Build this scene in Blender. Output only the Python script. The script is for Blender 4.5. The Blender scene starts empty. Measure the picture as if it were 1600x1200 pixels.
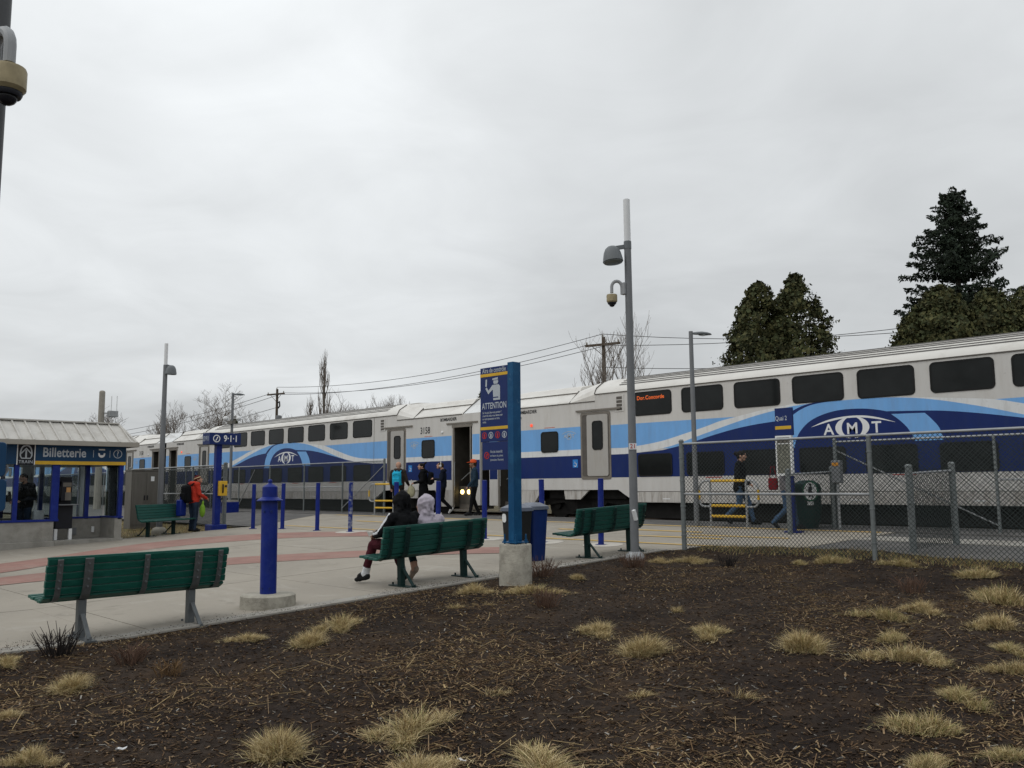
import bpy, bmesh, math, random
import numpy as np
from mathutils import Vector, Matrix, noise

R = math.radians
PI = math.pi
sc = bpy.context.scene
COL = sc.collection
# World frame: +x along the track towards the right of the picture, +y towards the train, z up.

# ------------------------------------------------------------------ camera
cam_d = bpy.data.cameras.new('camera')
cam_d.sensor_width = 36.0
cam_d.lens = 30.335
cam_d.clip_start = 0.05
cam_d.clip_end = 3000
cam = bpy.data.objects.new('camera', cam_d)
COL.objects.link(cam)
_fw = Vector((-0.706043, 0.698444, 0.116958)).normalized()
_ri = Vector((0.702599, 0.711544, -0.007769)).normalized()
_up = _ri.cross(_fw).normalized()
_ri = _fw.cross(_up).normalized()
cm = Matrix((( _ri.x, _up.x, -_fw.x, 0), (_ri.y, _up.y, -_fw.y, 0), (_ri.z, _up.z, -_fw.z, 1.5), (0, 0, 0, 1)))
cam.matrix_world = cm
sc.camera = cam

# ------------------------------------------------------------------ world: overcast sky
world = bpy.data.worlds.new('World')
sc.world = world
world.use_nodes = True
wn, wl = world.node_tree.nodes, world.node_tree.links
wn.clear()
SUN_EL, SUN_AZ = R(48), R(-60)
w_out = wn.new('ShaderNodeOutputWorld')
w_bg = wn.new('ShaderNodeBackground'); w_bg.inputs['Strength'].default_value = 0.1
w_sky = wn.new('ShaderNodeTexSky'); w_sky.sky_type = 'NISHITA'; w_sky.sun_disc = False
w_sky.sun_elevation = SUN_EL; w_sky.sun_rotation = R(150); w_sky.dust_density = 4.0
w_tc = wn.new('ShaderNodeTexCoord')
w_sep = wn.new('ShaderNodeSeparateXYZ'); wl.new(w_tc.outputs['Generated'], w_sep.inputs[0])
def wmath(op, a, b=None, c=None):
    n = wn.new('ShaderNodeMath'); n.operation = op
    for i, v in enumerate((a, b, c)):
        if v is None: continue
        if isinstance(v, (int, float)): n.inputs[i].default_value = v
        else: wl.new(v, n.inputs[i])
    return n.outputs[0]
zc = wmath('MAXIMUM', w_sep.outputs['Z'], 0.0)
zd = wmath('ADD', zc, 0.14)
comb = wn.new('ShaderNodeCombineXYZ')
wl.new(wmath('DIVIDE', w_sep.outputs['X'], zd), comb.inputs[0])
wl.new(wmath('DIVIDE', w_sep.outputs['Y'], zd), comb.inputs[1])
n1 = wn.new('ShaderNodeTexNoise'); n1.inputs['Scale'].default_value = 0.62; n1.inputs['Detail'].default_value = 5; n1.inputs['Roughness'].default_value = 0.5; n1.inputs['Distortion'].default_value = 0.4
n2 = wn.new('ShaderNodeTexNoise'); n2.inputs['Scale'].default_value = 0.22; n2.inputs['Detail'].default_value = 3
wl.new(comb.outputs[0], n1.inputs['Vector']); wl.new(comb.outputs[0], n2.inputs['Vector'])
# cloud deck: brighter towards the zenith, with soft darker patches
grad = wmath('MULTIPLY_ADD', zc, 6.0, 6.1)
v1 = wmath('MULTIPLY_ADD', n1.outputs['Fac'], 0.85, 0.575)
v2 = wmath('MULTIPLY_ADD', n2.outputs['Fac'], 0.85, 0.575)
n3 = wn.new('ShaderNodeTexNoise'); n3.inputs['Scale'].default_value = 1.9; n3.inputs['Detail'].default_value = 6; n3.inputs['Roughness'].default_value = 0.55; n3.inputs['Distortion'].default_value = 0.8
wl.new(comb.outputs[0], n3.inputs['Vector'])
v3 = wmath('MULTIPLY_ADD', n3.outputs['Fac'], 0.30, 0.84)
lum = wmath('MULTIPLY', wmath('MULTIPLY', wmath('MULTIPLY', grad, v1), v2), v3)
tint = wn.new('ShaderNodeCombineXYZ')
wl.new(wmath('MULTIPLY', lum, 0.955), tint.inputs[0]); wl.new(wmath('MULTIPLY', lum, 0.985), tint.inputs[1]); wl.new(wmath('MULTIPLY', lum, 1.0), tint.inputs[2])
w_mix = wn.new('ShaderNodeMixRGB'); w_mix.inputs['Fac'].default_value = 0.06
wl.new(tint.outputs[0], w_mix.inputs[1]); wl.new(w_sky.outputs[0], w_mix.inputs[2])
wl.new(w_mix.outputs[0], w_bg.inputs['Color']); wl.new(w_bg.outputs[0], w_out.inputs['Surface'])

sun_d = bpy.data.lights.new('sun', 'SUN'); sun_d.energy = 0.6; sun_d.angle = R(35); sun_d.color = (1.0, 0.97, 0.93)
sun = bpy.data.objects.new('sun', sun_d); COL.objects.link(sun)
sun.rotation_euler = Vector((0.35, 0.55, -0.75)).to_track_quat('-Z', 'Y').to_euler()

sc.view_settings.view_transform = 'Standard'
sc.view_settings.look = 'None'
sc.view_settings.exposure = 0.0
sc.view_settings.gamma = 1.0
sc.cycles.max_bounces = 5
sc.cycles.diffuse_bounces = 3
sc.cycles.glossy_bounces = 3
sc.cycles.transparent_max_bounces = 12

# ------------------------------------------------------------------ helpers
def gz(y):
    """height of the ground: flat near the camera, rising gently to the platform"""
    return 0.0372 * min(max(y - 3.5, 0.0), 15.0)

def srgb(r, g, b):
    f = lambda c: (c/255/12.92) if c/255 <= 0.04045 else ((c/255+0.055)/1.055)**2.4
    return (f(r), f(g), f(b))

MATS = {}
def mat(name, col, rough=0.6, metal=0.0, var=0.12, scale=4.0, bump=0.0, bscale=60.0, stretch=None, dirt=None, dirt_amt=0.0, dirt_scale=2.0, spec=0.22, emit=None, estr=0.0, detail=4):
    m = bpy.data.materials.new(name); m.use_nodes = True
    nt = m.node_tree; ns, ls = nt.nodes, nt.links
    b = ns['Principled BSDF']
    b.inputs['Roughness'].default_value = rough; b.inputs['Metallic'].default_value = metal
    b.inputs['Specular IOR Level'].default_value = spec
    geo = ns.new('ShaderNodeNewGeometry')
    mp = ns.new('ShaderNodeMapping'); ls.new(geo.outputs['Position'], mp.inputs['Vector'])
    if stretch: mp.inputs['Scale'].default_value = stretch
    nz = ns.new('ShaderNodeTexNoise'); nz.inputs['Scale'].default_value = scale; nz.inputs['Detail'].default_value = detail; nz.inputs['Roughness'].default_value = 0.62
    ls.new(mp.outputs[0], nz.inputs['Vector'])
    rp = ns.new('ShaderNodeValToRGB')
    c0 = [max(c*(1-var), 0) for c in col]; c1 = [min(c*(1+var), 1) for c in col]
    rp.color_ramp.elements[0].position = 0.3; rp.color_ramp.elements[1].position = 0.7
    rp.color_ramp.elements[0].color = (*c0, 1); rp.color_ramp.elements[1].color = (*c1, 1)
    ls.new(nz.outputs['Fac'], rp.inputs['Fac'])
    last = rp.outputs['Color']
    if dirt:
        nd = ns.new('ShaderNodeTexNoise'); nd.inputs['Scale'].default_value = dirt_scale; nd.inputs['Detail'].default_value = 5; nd.inputs['Roughness'].default_value = 0.7
        ls.new(mp.outputs[0], nd.inputs['Vector'])
        r2 = ns.new('ShaderNodeValToRGB'); r2.color_ramp.elements[0].position = 0.48; r2.color_ramp.elements[1].position = 0.72
        r2.color_ramp.elements[0].color = (0, 0, 0, 1); r2.color_ramp.elements[1].color = (dirt_amt,)*3 + (1,)
        ls.new(nd.outputs['Fac'], r2.inputs['Fac'])
        mx = ns.new('ShaderNodeMixRGB'); ls.new(r2.outputs['Color'], mx.inputs['Fac']); ls.new(last, mx.inputs[1]); mx.inputs[2].default_value = (*dirt, 1)
        last = mx.outputs['Color']
    ls.new(last, b.inputs['Base Color'])
    if bump:
        nb = ns.new('ShaderNodeTexNoise'); nb.inputs['Scale'].default_value = bscale; nb.inputs['Detail'].default_value = 3
        ls.new(geo.outputs['Position'], nb.inputs['Vector'])
        bp = ns.new('ShaderNodeBump'); bp.inputs['Strength'].default_value = bump; bp.inputs['Distance'].default_value = 0.02
        ls.new(nb.outputs['Fac'], bp.inputs['Height']); ls.new(bp.outputs[0], b.inputs['Normal'])
    if emit:
        b.inputs['Emission Color'].default_value = (*emit, 1); b.inputs['Emission Strength'].default_value = estr
    MATS[name] = m
    return m

class MB:
    """collects shapes; build() links them as one mesh object"""
    def __init__(s): s.v = []; s.f = []; s.m = []
    def add(s, vs, fs, mi=0):
        o = len(s.v); s.v += [tuple(v) for v in vs]; s.f += [tuple(i+o for i in f) for f in fs]; s.m += [mi]*len(fs); return s
    def box(s, x0, x1, y0, y1, z0, z1, mi=0):
        vs = [(x0,y0,z0),(x1,y0,z0),(x1,y1,z0),(x0,y1,z0),(x0,y0,z1),(x1,y0,z1),(x1,y1,z1),(x0,y1,z1)]
        return s.add(vs, [(0,3,2,1),(4,5,6,7),(0,1,5,4),(1,2,6,5),(2,3,7,6),(3,0,4,7)], mi)
    def cbox(s, c, d, mi=0, rot=None):
        hx, hy, hz = d[0]/2, d[1]/2, d[2]/2
        vs = [Vector(p) for p in [(-hx,-hy,-hz),(hx,-hy,-hz),(hx,hy,-hz),(-hx,hy,-hz),(-hx,-hy,hz),(hx,-hy,hz),(hx,hy,hz),(-hx,hy,hz)]]
        if rot is not None: vs = [rot @ v for v in vs]
        vs = [v + Vector(c) for v in vs]
        return s.add(vs, [(0,3,2,1),(4,5,6,7),(0,1,5,4),(1,2,6,5),(2,3,7,6),(3,0,4,7)], mi)
    def bar(s, p0, p1, w, h, mi=0, up=(0,0,1)):
        p0, p1 = Vector(p0), Vector(p1); d = p1-p0
        z = d.normalized(); u = Vector(up)
        if abs(z.dot(u)) > 0.98: u = Vector((0,1,0))
        x = u.cross(z).normalized(); y = z.cross(x)
        vs = [p + x*a*w/2 + y*b*h/2 for p in (p0, p1) for a, b in ((-1,-1),(1,-1),(1,1),(-1,1))]
        return s.add(vs, [(0,3,2,1),(4,5,6,7),(0,1,5,4),(1,2,6,5),(2,3,7,6),(3,0,4,7)], mi)
    def tube(s, pts, r, n=8, mi=0, cap=True, squash=None):
        pts = [Vector(p) for p in pts]; k = len(pts)
        rs = r if isinstance(r, (list, tuple)) else [r]*k
        vs = []; ref = None
        for i, p in enumerate(pts):
            t = (pts[min(i+1, k-1)] - pts[max(i-1, 0)])
            if t.length < 1e-9: t = Vector((0,0,1))
            t.normalize()
            if ref is None:
                a = Vector((0,0,1)) if abs(t.z) < 0.9 else Vector((1,0,0))
                ref = t.cross(a).normalized()
            ref = (ref - t*ref.dot(t))
            if ref.length < 1e-6: ref = t.orthogonal()
            ref.normalize(); b = t.cross(ref)
            for j in range(n):
                an = 2*PI*j/n; vs.append(p + (ref*math.cos(an) + b*math.sin(an))*rs[i])
        fs = [(i*n+j, i*n+(j+1)%n, (i+1)*n+(j+1)%n, (i+1)*n+j) for i in range(k-1) for j in range(n)]
        if cap: fs += [tuple(reversed(range(n))), tuple(range((k-1)*n, k*n))]
        return s.add(vs, fs, mi)
    def cyl(s, p0, p1, r0, r1=None, n=16, mi=0, cap=True): return s.tube([p0, p1], [r0, r0 if r1 is None else r1], n, mi, cap)
    def lathe(s, prof, c=(0,0,0), n=20, mi=0):
        vs = []; k = len(prof)
        for r, z in prof:
            for j in range(n):
                a = 2*PI*j/n; vs.append((c[0]+r*math.cos(a), c[1]+r*math.sin(a), c[2]+z))
        fs = [(i*n+j, i*n+(j+1)%n, (i+1)*n+(j+1)%n, (i+1)*n+j) for i in range(k-1) for j in range(n)]
        fs += [tuple(reversed(range(n))), tuple(range((k-1)*n, k*n))]
        return s.add(vs, fs, mi)
    def ell(s, c, r, n=12, m=8, mi=0, rot=None):
        vs = []
        for i in range(m+1):
            th = PI*(i+0.02)/(m+0.04)
            for j in range(n):
                a = 2*PI*j/n; v = Vector((r[0]*math.sin(th)*math.cos(a), r[1]*math.sin(th)*math.sin(a), -r[2]*math.cos(th)))
                if rot is not None: v = rot @ v
                vs.append(v + Vector(c))
        fs = [(i*n+j, i*n+(j+1)%n, (i+1)*n+(j+1)%n, (i+1)*n+j) for i in range(m) for j in range(n)]
        fs += [tuple(reversed(range(n))), tuple(range(m*n, (m+1)*n))]
        return s.add(vs, fs, mi)
    def prism(s, pts, fn, d0, d1, mi=0):
        """polygon pts (a,b) extruded from d0 to d1; fn(a,b,d) -> xyz"""
        n = len(pts); vs = [fn(a, b, d0) for a, b in pts] + [fn(a, b, d1) for a, b in pts]
        fs = [(i, (i+1) % n, n+(i+1) % n, n+i) for i in range(n)] + [tuple(reversed(range(n))), tuple(range(n, 2*n))]
        return s.add(vs, fs, mi)
    def flat(s, pts, fn, mi=0):
        vs = [fn(a, b) for a, b in pts]
        from mathutils.geometry import tessellate_polygon
        tr = tessellate_polygon([[Vector((a, b, 0)) for a, b in pts]])
        return s.add(vs, [tuple(t) for t in tr], mi)
    def mesh(s, name, mats, smooth=35):
        me = bpy.data.meshes.new(name); me.from_pydata(s.v, [], s.f)
        for m in (mats if isinstance(mats, (list, tuple)) else [mats]): me.materials.append(m)
        if any(s.m): me.polygons.foreach_set('material_index', s.m)
        bm = bmesh.new(); bm.from_mesh(me); bmesh.ops.recalc_face_normals(bm, faces=bm.faces); bm.to_mesh(me); bm.free()
        if smooth:
            me.polygons.foreach_set('use_smooth', [True]*len(me.polygons)); me.set_sharp_from_angle(angle=R(smooth))
        me.update(); return me
    def build(s, name, mats, parent=None, loc=None, rz=None, smooth=35, bevel=0):
        o = bpy.data.objects.new(name, s.mesh(name, mats, smooth)); COL.objects.link(o)
        if parent: o.parent = parent
        if loc: o.location = loc
        if rz: o.rotation_euler.z = rz
        if bevel:
            bv = o.modifiers.new('bevel', 'BEVEL'); bv.width = bevel; bv.segments = 2; bv.limit_method = 'ANGLE'; bv.angle_limit = R(40)
        return o

def tag(o, label=None, cat=None, group=None, kind=None):
    if label: o['label'] = label
    if cat: o['category'] = cat
    if group: o['group'] = group
    if kind: o['kind'] = kind
    return o
def thing(name, label, cat, loc=(0,0,0), rz=0, group=None):
    o = bpy.data.objects.new(name, None); COL.objects.link(o); o.empty_display_size = 0.2
    o.location = loc; o.rotation_euler.z = rz
    return tag(o, label, cat, group)
def inst(name, me, parent=None, loc=(0,0,0), rz=0, scale=None):
    o = bpy.data.objects.new(name, me); COL.objects.link(o); o.location = loc; o.rotation_euler.z = rz
    if parent: o.parent = parent
    if scale: o.scale = scale
    return o
def copy_tree(o, parent=None):
    c = o.copy(); COL.objects.link(c); c.parent = parent
    for ch in list(o.children): copy_tree(ch, c)
    return c

_tc = {}
def text_mesh(txt, bold=0.0, sx=1.0, align='CENTER', spacing=1.0):
    key = (txt, bold, sx, align, spacing)
    if key in _tc: return _tc[key]
    cu = bpy.data.curves.new('text', 'FONT'); cu.body = txt; cu.size = 1.0; cu.align_x = align; cu.align_y = 'CENTER'
    cu.offset = bold; cu.resolution_u = 3; cu.space_character = spacing; cu.fill_mode = 'FRONT'
    ob = bpy.data.objects.new('text', cu); COL.objects.link(ob)
    dg = bpy.context.evaluated_depsgraph_get(); dg.update()
    me = bpy.data.meshes.new_from_object(ob.evaluated_get(dg))
    bpy.data.objects.remove(ob); bpy.data.curves.remove(cu)
    vs = [(v.co.x*sx, v.co.y) for v in me.vertices]; fs = [tuple(p.vertices) for p in me.polygons]
    bpy.data.meshes.remove(me)
    _tc[key] = (vs, fs); return vs, fs
def add_text(mb, txt, origin, size, xd=(1,0,0), ud=(0,0,1), bold=0.0, sx=1.0, align='CENTER', mi=0, spacing=1.0):
    vs, fs = text_mesh(txt, bold, sx, align, spacing)
    o, x, u = Vector(origin), Vector(xd), Vector(ud)
    mb.add([o + x*(a*size) + u*(b*size) for a, b in vs], fs, mi)
def rrect(x0, x1, z0, z1, r, n=5):
    pts = []
    for cx, cz, a0 in ((x1-r, z1-r, 0), (x0+r, z1-r, 90), (x0+r, z0+r, 180), (x1-r, z0+r, 270)):
        for i in range(n+1):
            a = R(a0 + 90*i/n); pts.append((cx+r*math.cos(a), cz+r*math.sin(a)))
    return pts
def ring_flat(mb, fn, c, ro, ri, n=24, a0=0, a1=360, mi=0, sz=1.0):
    """flat ring (or arc) in a plane"""
    k = n+1; vs = []
    for i in range(k):
        a = R(a0+(a1-a0)*i/n)
        for r in (ro, ri): vs.append(fn(c[0]+r*math.cos(a), c[1]+r*sz*math.sin(a)))
    mb.add(vs, [(2*i, 2*i+2, 2*i+3, 2*i+1) for i in range(n)], mi)
def smooth_pts(pts, k=4):
    """Catmull-Rom through 2-D points"""
    out = []; n = len(pts)
    for i in range(n-1):
        p0 = pts[max(i-1,0)]; p1 = pts[i]; p2 = pts[i+1]; p3 = pts[min(i+2,n-1)]
        for j in range(k):
            t = j/k
            out.append(tuple(0.5*((2*p1[d]) + (-p0[d]+p2[d])*t + (2*p0[d]-5*p1[d]+4*p2[d]-p3[d])*t*t + (-p0[d]+3*p1[d]-3*p2[d]+p3[d])*t**3) for d in range(len(p1))))
    out.append(tuple(pts[-1])); return out

# ------------------------------------------------------------------ materials
M_concrete = mat('plaza_concrete', (0.30, 0.272, 0.228), 0.85, var=0.10, scale=1.2, bump=0.25, bscale=90, dirt=(0.225,0.205,0.175), dirt_amt=0.8, dirt_scale=0.6)
M_kerb = mat('kerb_concrete', (0.30, 0.285, 0.255), 0.9, var=0.15, scale=3, bump=0.4, bscale=60, dirt=(0.12,0.105,0.09), dirt_amt=0.8, dirt_scale=1.5)
M_block = mat('block_concrete', (0.34, 0.32, 0.27), 0.9, var=0.14, scale=5, bump=0.5, bscale=45, dirt=(0.15,0.135,0.11), dirt_amt=0.7, dirt_scale=7)
M_office_conc = mat('wall_concrete', (0.27, 0.26, 0.235), 0.9, var=0.14, scale=3, bump=0.4, bscale=40, dirt=(0.15,0.14,0.12), dirt_amt=0.7, dirt_scale=2)
M_red = mat('red_paving', (0.27, 0.155, 0.13), 0.85, var=0.14, scale=2.2, bump=0.3, bscale=80, dirt=(0.30,0.21,0.175), dirt_amt=0.8, dirt_scale=1.2)
M_asphalt = mat('asphalt', (0.105, 0.102, 0.098), 0.9, var=0.2, scale=2, bump=0.5, bscale=120, dirt=(0.17,0.16,0.15), dirt_amt=0.7, dirt_scale=1.1)
M_yellow_line = mat('worn_yellow_marking', (0.55, 0.36, 0.10), 0.8, var=0.15, scale=6, dirt=(0.33,0.29,0.22), dirt_amt=0.7, dirt_scale=3)
M_soil = mat('lawn_soil', (0.085, 0.072, 0.042), 0.95, var=0.35, scale=1.3, bump=0.8, bscale=25, dirt=(0.16,0.13,0.07), dirt_amt=0.8, dirt_scale=2.2)
M_mulch = mat('mulch', (0.036, 0.0275, 0.022), 0.95, var=0.5, scale=16, bump=1.0, bscale=55, dirt=(0.062,0.041,0.026), dirt_amt=0.75, dirt_scale=2.4, spec=0.05)
M_ballast = mat('ballast', (0.06, 0.055, 0.05), 0.95, var=0.4, scale=14, bump=1.0, bscale=16)
M_steel = mat('galvanised', (0.30, 0.31, 0.315), 0.55, 0.35, var=0.15, scale=7)
M_pole = mat('grey_painted_pole', (0.165, 0.172, 0.18), 0.5, 0.1, var=0.08, scale=5)
M_lampgrey = mat('lamp_grey', (0.14, 0.152, 0.16), 0.45, var=0.07, scale=5)
M_fpost = mat('fence_post_grey', (0.155, 0.17, 0.17), 0.5, 0.2, var=0.18, scale=12)
M_wire = mat('green_coated_wire', (0.012, 0.018, 0.017), 0.6, var=0.2)
M_blue = mat('blue_paint', (0.0045, 0.0165, 0.165), 0.42, var=0.14, scale=6, dirt=(0.03,0.05,0.19), dirt_amt=0.4, dirt_scale=9)
M_bluechip = mat('chipped_blue_paint', (0.007, 0.022, 0.16), 0.6, var=0.2, scale=8, dirt=(0.36,0.38,0.38), dirt_amt=1.0, dirt_scale=13)
M_teal = mat('sign_post_blue', (0.003, 0.060, 0.155), 0.45, var=0.12, scale=3, dirt=(0.02,0.12,0.24), dirt_amt=0.5, dirt_scale=4)
M_signblue = mat('sign_dark_blue', (0.010, 0.024, 0.112), 0.4, var=0.08, scale=3)
M_fascia = mat('fascia_blue', (0.006, 0.040, 0.100), 0.35, var=0.08, scale=2)
M_black = mat('black_panel', (0.012, 0.013, 0.018), 0.5, var=0.2)
M_yellow = mat('yellow_paint', (0.60, 0.37, 0.035), 0.5, var=0.1, scale=6)
M_white = mat('white_lettering', (0.70, 0.71, 0.71), 0.6, var=0.05)
M_greylet = mat('pale_lettering', (0.42, 0.46, 0.50), 0.6, var=0.05)
M_blacklet = mat('black_lettering', (0.02, 0.02, 0.022), 0.6, var=0.05)
M_redlet = mat('red_sticker', (0.45, 0.03, 0.025), 0.6, var=0.1)
M_bench2 = mat('green_bench_faded', (0.011, 0.072, 0.058), 0.5, var=0.16, scale=9, stretch=(1,1,4), dirt=(0.028,0.095,0.078), dirt_amt=0.55, dirt_scale=6, bump=0.15, bscale=50)
M_bench = mat('green_bench', (0.006, 0.070, 0.052), 0.45, var=0.16, scale=9, stretch=(1,1,4), dirt=(0.02,0.12,0.095), dirt_amt=0.5, dirt_scale=6, bump=0.15, bscale=50)
M_benchdark = mat('bench_strap_green', (0.006, 0.026, 0.024), 0.5, var=0.15)
M_benchsteel = mat('bench_strap_steel', (0.10, 0.105, 0.105), 0.5, 0.3, var=0.15, scale=20)
M_roofmetal = mat('office_roof', (0.47, 0.455, 0.425), 0.6, var=0.08, scale=2, dirt=(0.30,0.28,0.24), dirt_amt=0.5, dirt_scale=3)
M_gutter = mat('office_gutter', (0.30, 0.285, 0.25), 0.6, var=0.08, scale=2)
M_cabinet = mat('brushed_steel', (0.145, 0.136, 0.12), 0.42, 0.45, var=0.16, scale=3, stretch=(3,3,0.4))
M_wall_in = mat('interior_wall', (0.26, 0.265, 0.26), 0.8, var=0.12, scale=3)
M_wood = mat('weathered_wood', (0.085, 0.066, 0.05), 0.9, var=0.25, scale=4, stretch=(4,4,0.6))
M_cpole = mat('concrete_pole', (0.29, 0.27, 0.235), 0.9, var=0.12, scale=4)
M_wireline = mat('cable', (0.035, 0.035, 0.038), 0.7)
# train
M_body = mat('coach_body', (0.56, 0.545, 0.52), 0.42, 0.05, bump=0.10, bscale=1.6, var=0.05, scale=0.9, dirt=(0.45,0.42,0.38), dirt_amt=0.5, dirt_scale=2.0, stretch=(2.6,1,0.5))
M_skirt = mat('coach_skirt', (0.50, 0.48, 0.45), 0.5, 0.05, var=0.1, scale=1.2, dirt=(0.20,0.165,0.13), dirt_amt=0.85, dirt_scale=2.6, stretch=(4.5,1,0.55))
M_roof = mat('coach_roof', (0.64, 0.625, 0.59), 0.45, var=0.06, scale=0.8, dirt=(0.40,0.37,0.33), dirt_amt=0.5, dirt_scale=1.2)
M_roofrib = mat('coach_roof_rib', (0.16, 0.155, 0.15), 0.6, var=0.1)
M_seam = mat('coach_seam', (0.10, 0.09, 0.08), 0.7, var=0.2)
M_ltblue = mat('livery_light_blue', (0.165, 0.375, 0.70), 0.38, bump=0.10, bscale=1.6, var=0.07, scale=1.0, dirt=(0.17,0.31,0.55), dirt_amt=0.6, dirt_scale=2.2, stretch=(3,1,0.6))
M_dkblue = mat('livery_dark_blue', (0.0075, 0.0215, 0.115), 0.36, bump=0.10, bscale=1.6, var=0.1, scale=1.0, dirt=(0.016,0.03,0.10), dirt_amt=0.6, dirt_scale=2.2, stretch=(3,1,0.6))
M_lwhite = mat('livery_white', (0.66, 0.67, 0.67), 0.4, bump=0.10, bscale=1.6, var=0.06, scale=1.0, dirt=(0.42,0.41,0.39), dirt_amt=0.5, dirt_scale=2.2, stretch=(3,1,0.6))
M_glassdk = mat('dark_train_glass', (0.011, 0.0125, 0.0125), 0.12, var=0.35, scale=1.6, spec=0.22)
M_rubber = mat('window_rubber', (0.010, 0.010, 0.010), 0.6, var=0.1, spec=0.2)
M_under = mat('underframe_dark', (0.014, 0.013, 0.012), 0.8, var=0.4, scale=4)
M_doorsteel = mat('door_steel', (0.40, 0.385, 0.36), 0.45, 0.1, var=0.08, scale=2, dirt=(0.27,0.24,0.2), dirt_amt=0.5, dirt_scale=2, stretch=(3,1,0.5))
M_framest = mat('door_frame_steel', (0.20, 0.18, 0.155), 0.5, 0.3, var=0.15, scale=4)
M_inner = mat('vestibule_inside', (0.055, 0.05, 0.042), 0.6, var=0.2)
M_bell = mat('gangway_rubber', (0.035, 0.034, 0.032), 0.8, var=0.2)
M_lamp_on = mat('step_lamp', (0.9, 0.7, 0.3), 0.4, emit=(1.0, 0.72, 0.25), estr=6.0)
M_marker = mat('red_marker_lamp', (0.5, 0.04, 0.02), 0.4, emit=(1.0, 0.12, 0.06), estr=0.9)
M_led = mat('led_text', (0.5, 0.1, 0.02), 0.4, emit=(1.0, 0.16, 0.03), estr=0.55)
M_icon = mat('access_sticker_blue', (0.03, 0.20, 0.55), 0.5, var=0.05)
M_rail = mat('rail_steel', (0.12, 0.09, 0.07), 0.6, 0.5, var=0.2)
# glass you can see through
M_glass = bpy.data.materials.new('clear_pane'); M_glass.use_nodes = True
_n, _l = M_glass.node_tree.nodes, M_glass.node_tree.links
_n.clear(); _o = _n.new('ShaderNodeOutputMaterial'); _t = _n.new('ShaderNodeBsdfTransparent'); _t.inputs[0].default_value = (0.86, 0.89, 0.89, 1)
_g = _n.new('ShaderNodeBsdfGlossy'); _g.inputs['Roughness'].default_value = 0.03; _g.inputs['Color'].default_value = (0.9,0.95,1,1)
_fr = _n.new('ShaderNodeFresnel'); _fr.inputs['IOR'].default_value = 1.28
_mx = _n.new('ShaderNodeMixShader'); _l.new(_fr.outputs[0], _mx.inputs[0]); _l.new(_t.outputs[0], _mx.inputs[1]); _l.new(_g.outputs[0], _mx.inputs[2]); _l.new(_mx.outputs[0], _o.inputs[0])

def weather(m, light, dark):
    nt = m.node_tree; ns, ls = nt.nodes, nt.links; b = ns['Principled BSDF']; src = b.inputs['Base Color'].links[0].from_socket
    geo = ns.new('ShaderNodeNewGeometry')
    def layer(src, scale, dist, lo, hi, colr, amt, st=(1,1,1)):
        mp = ns.new('ShaderNodeMapping'); mp.inputs['Scale'].default_value = st; ls.new(geo.outputs['Position'], mp.inputs['Vector'])
        n = ns.new('ShaderNodeTexNoise'); n.inputs['Scale'].default_value = scale; n.inputs['Detail'].default_value = 6; n.inputs['Roughness'].default_value = .68; n.inputs['Distortion'].default_value = dist; ls.new(mp.outputs[0], n.inputs['Vector'])
        r = ns.new('ShaderNodeValToRGB'); r.color_ramp.elements[0].position = lo; r.color_ramp.elements[1].position = hi; r.color_ramp.elements[0].color = (0,0,0,1); r.color_ramp.elements[1].color = (amt,amt,amt,1); ls.new(n.outputs['Fac'], r.inputs['Fac'])
        mx = ns.new('ShaderNodeMixRGB'); ls.new(r.outputs['Color'], mx.inputs['Fac']); ls.new(src, mx.inputs[1]); mx.inputs[2].default_value = (*colr,1); return mx.outputs['Color']
    s = layer(src, 1.1, 1.2, .56, .70, light, .55, (.5,1.3,1)); s = layer(s, 2.6, .6, .60, .74, dark, .6); s = layer(s, 34, 0, .60, .72, dark, .45)
    ls.new(s, b.inputs['Base Color'])
weather(M_concrete, (0.385,0.36,0.315), (0.15,0.135,0.11)); weather(M_red, (0.30,0.235,0.20), (0.19,0.135,0.115)); weather(M_asphalt, (0.19,0.18,0.17), (0.06,0.058,0.055)); weather(M_kerb, (0.38,0.36,0.32), (0.09,0.08,0.065))

def chips(m, colr, scale, lo, hi, amt):
    nt = m.node_tree; ns, ls = nt.nodes, nt.links; b = ns['Principled BSDF']; src = b.inputs['Base Color'].links[0].from_socket
    geo = ns.new('ShaderNodeNewGeometry'); n = ns.new('ShaderNodeTexNoise'); n.inputs['Scale'].default_value = scale; n.inputs['Detail'].default_value = 4; n.inputs['Roughness'].default_value = .7; ls.new(geo.outputs['Position'], n.inputs['Vector'])
    r = ns.new('ShaderNodeValToRGB'); r.color_ramp.elements[0].position = lo; r.color_ramp.elements[1].position = hi; r.color_ramp.elements[0].color = (0,0,0,1); r.color_ramp.elements[1].color = (amt,amt,amt,1); ls.new(n.outputs['Fac'], r.inputs['Fac'])
    mx = ns.new('ShaderNodeMixRGB'); ls.new(r.outputs['Color'], mx.inputs['Fac']); ls.new(src, mx.inputs[1]); mx.inputs[2].default_value = (*colr,1); ls.new(mx.outputs['Color'], b.inputs['Base Color'])
chips(M_blue, (0.22,0.25,0.30), 26, .69, .73, .8); chips(M_teal, (0.10,0.20,0.28), 9, .64, .74, .6); chips(M_bench2, (0.012,0.04,0.035), 14, .62, .72, .7); chips(M_bench, (0.02,0.10,0.085), 14, .62, .74, .6); chips(M_pole, (0.24,0.24,0.235), 20, .64, .72, .6); chips(M_block, (0.07,0.065,0.055), 38, .66, .70, .8)

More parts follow.
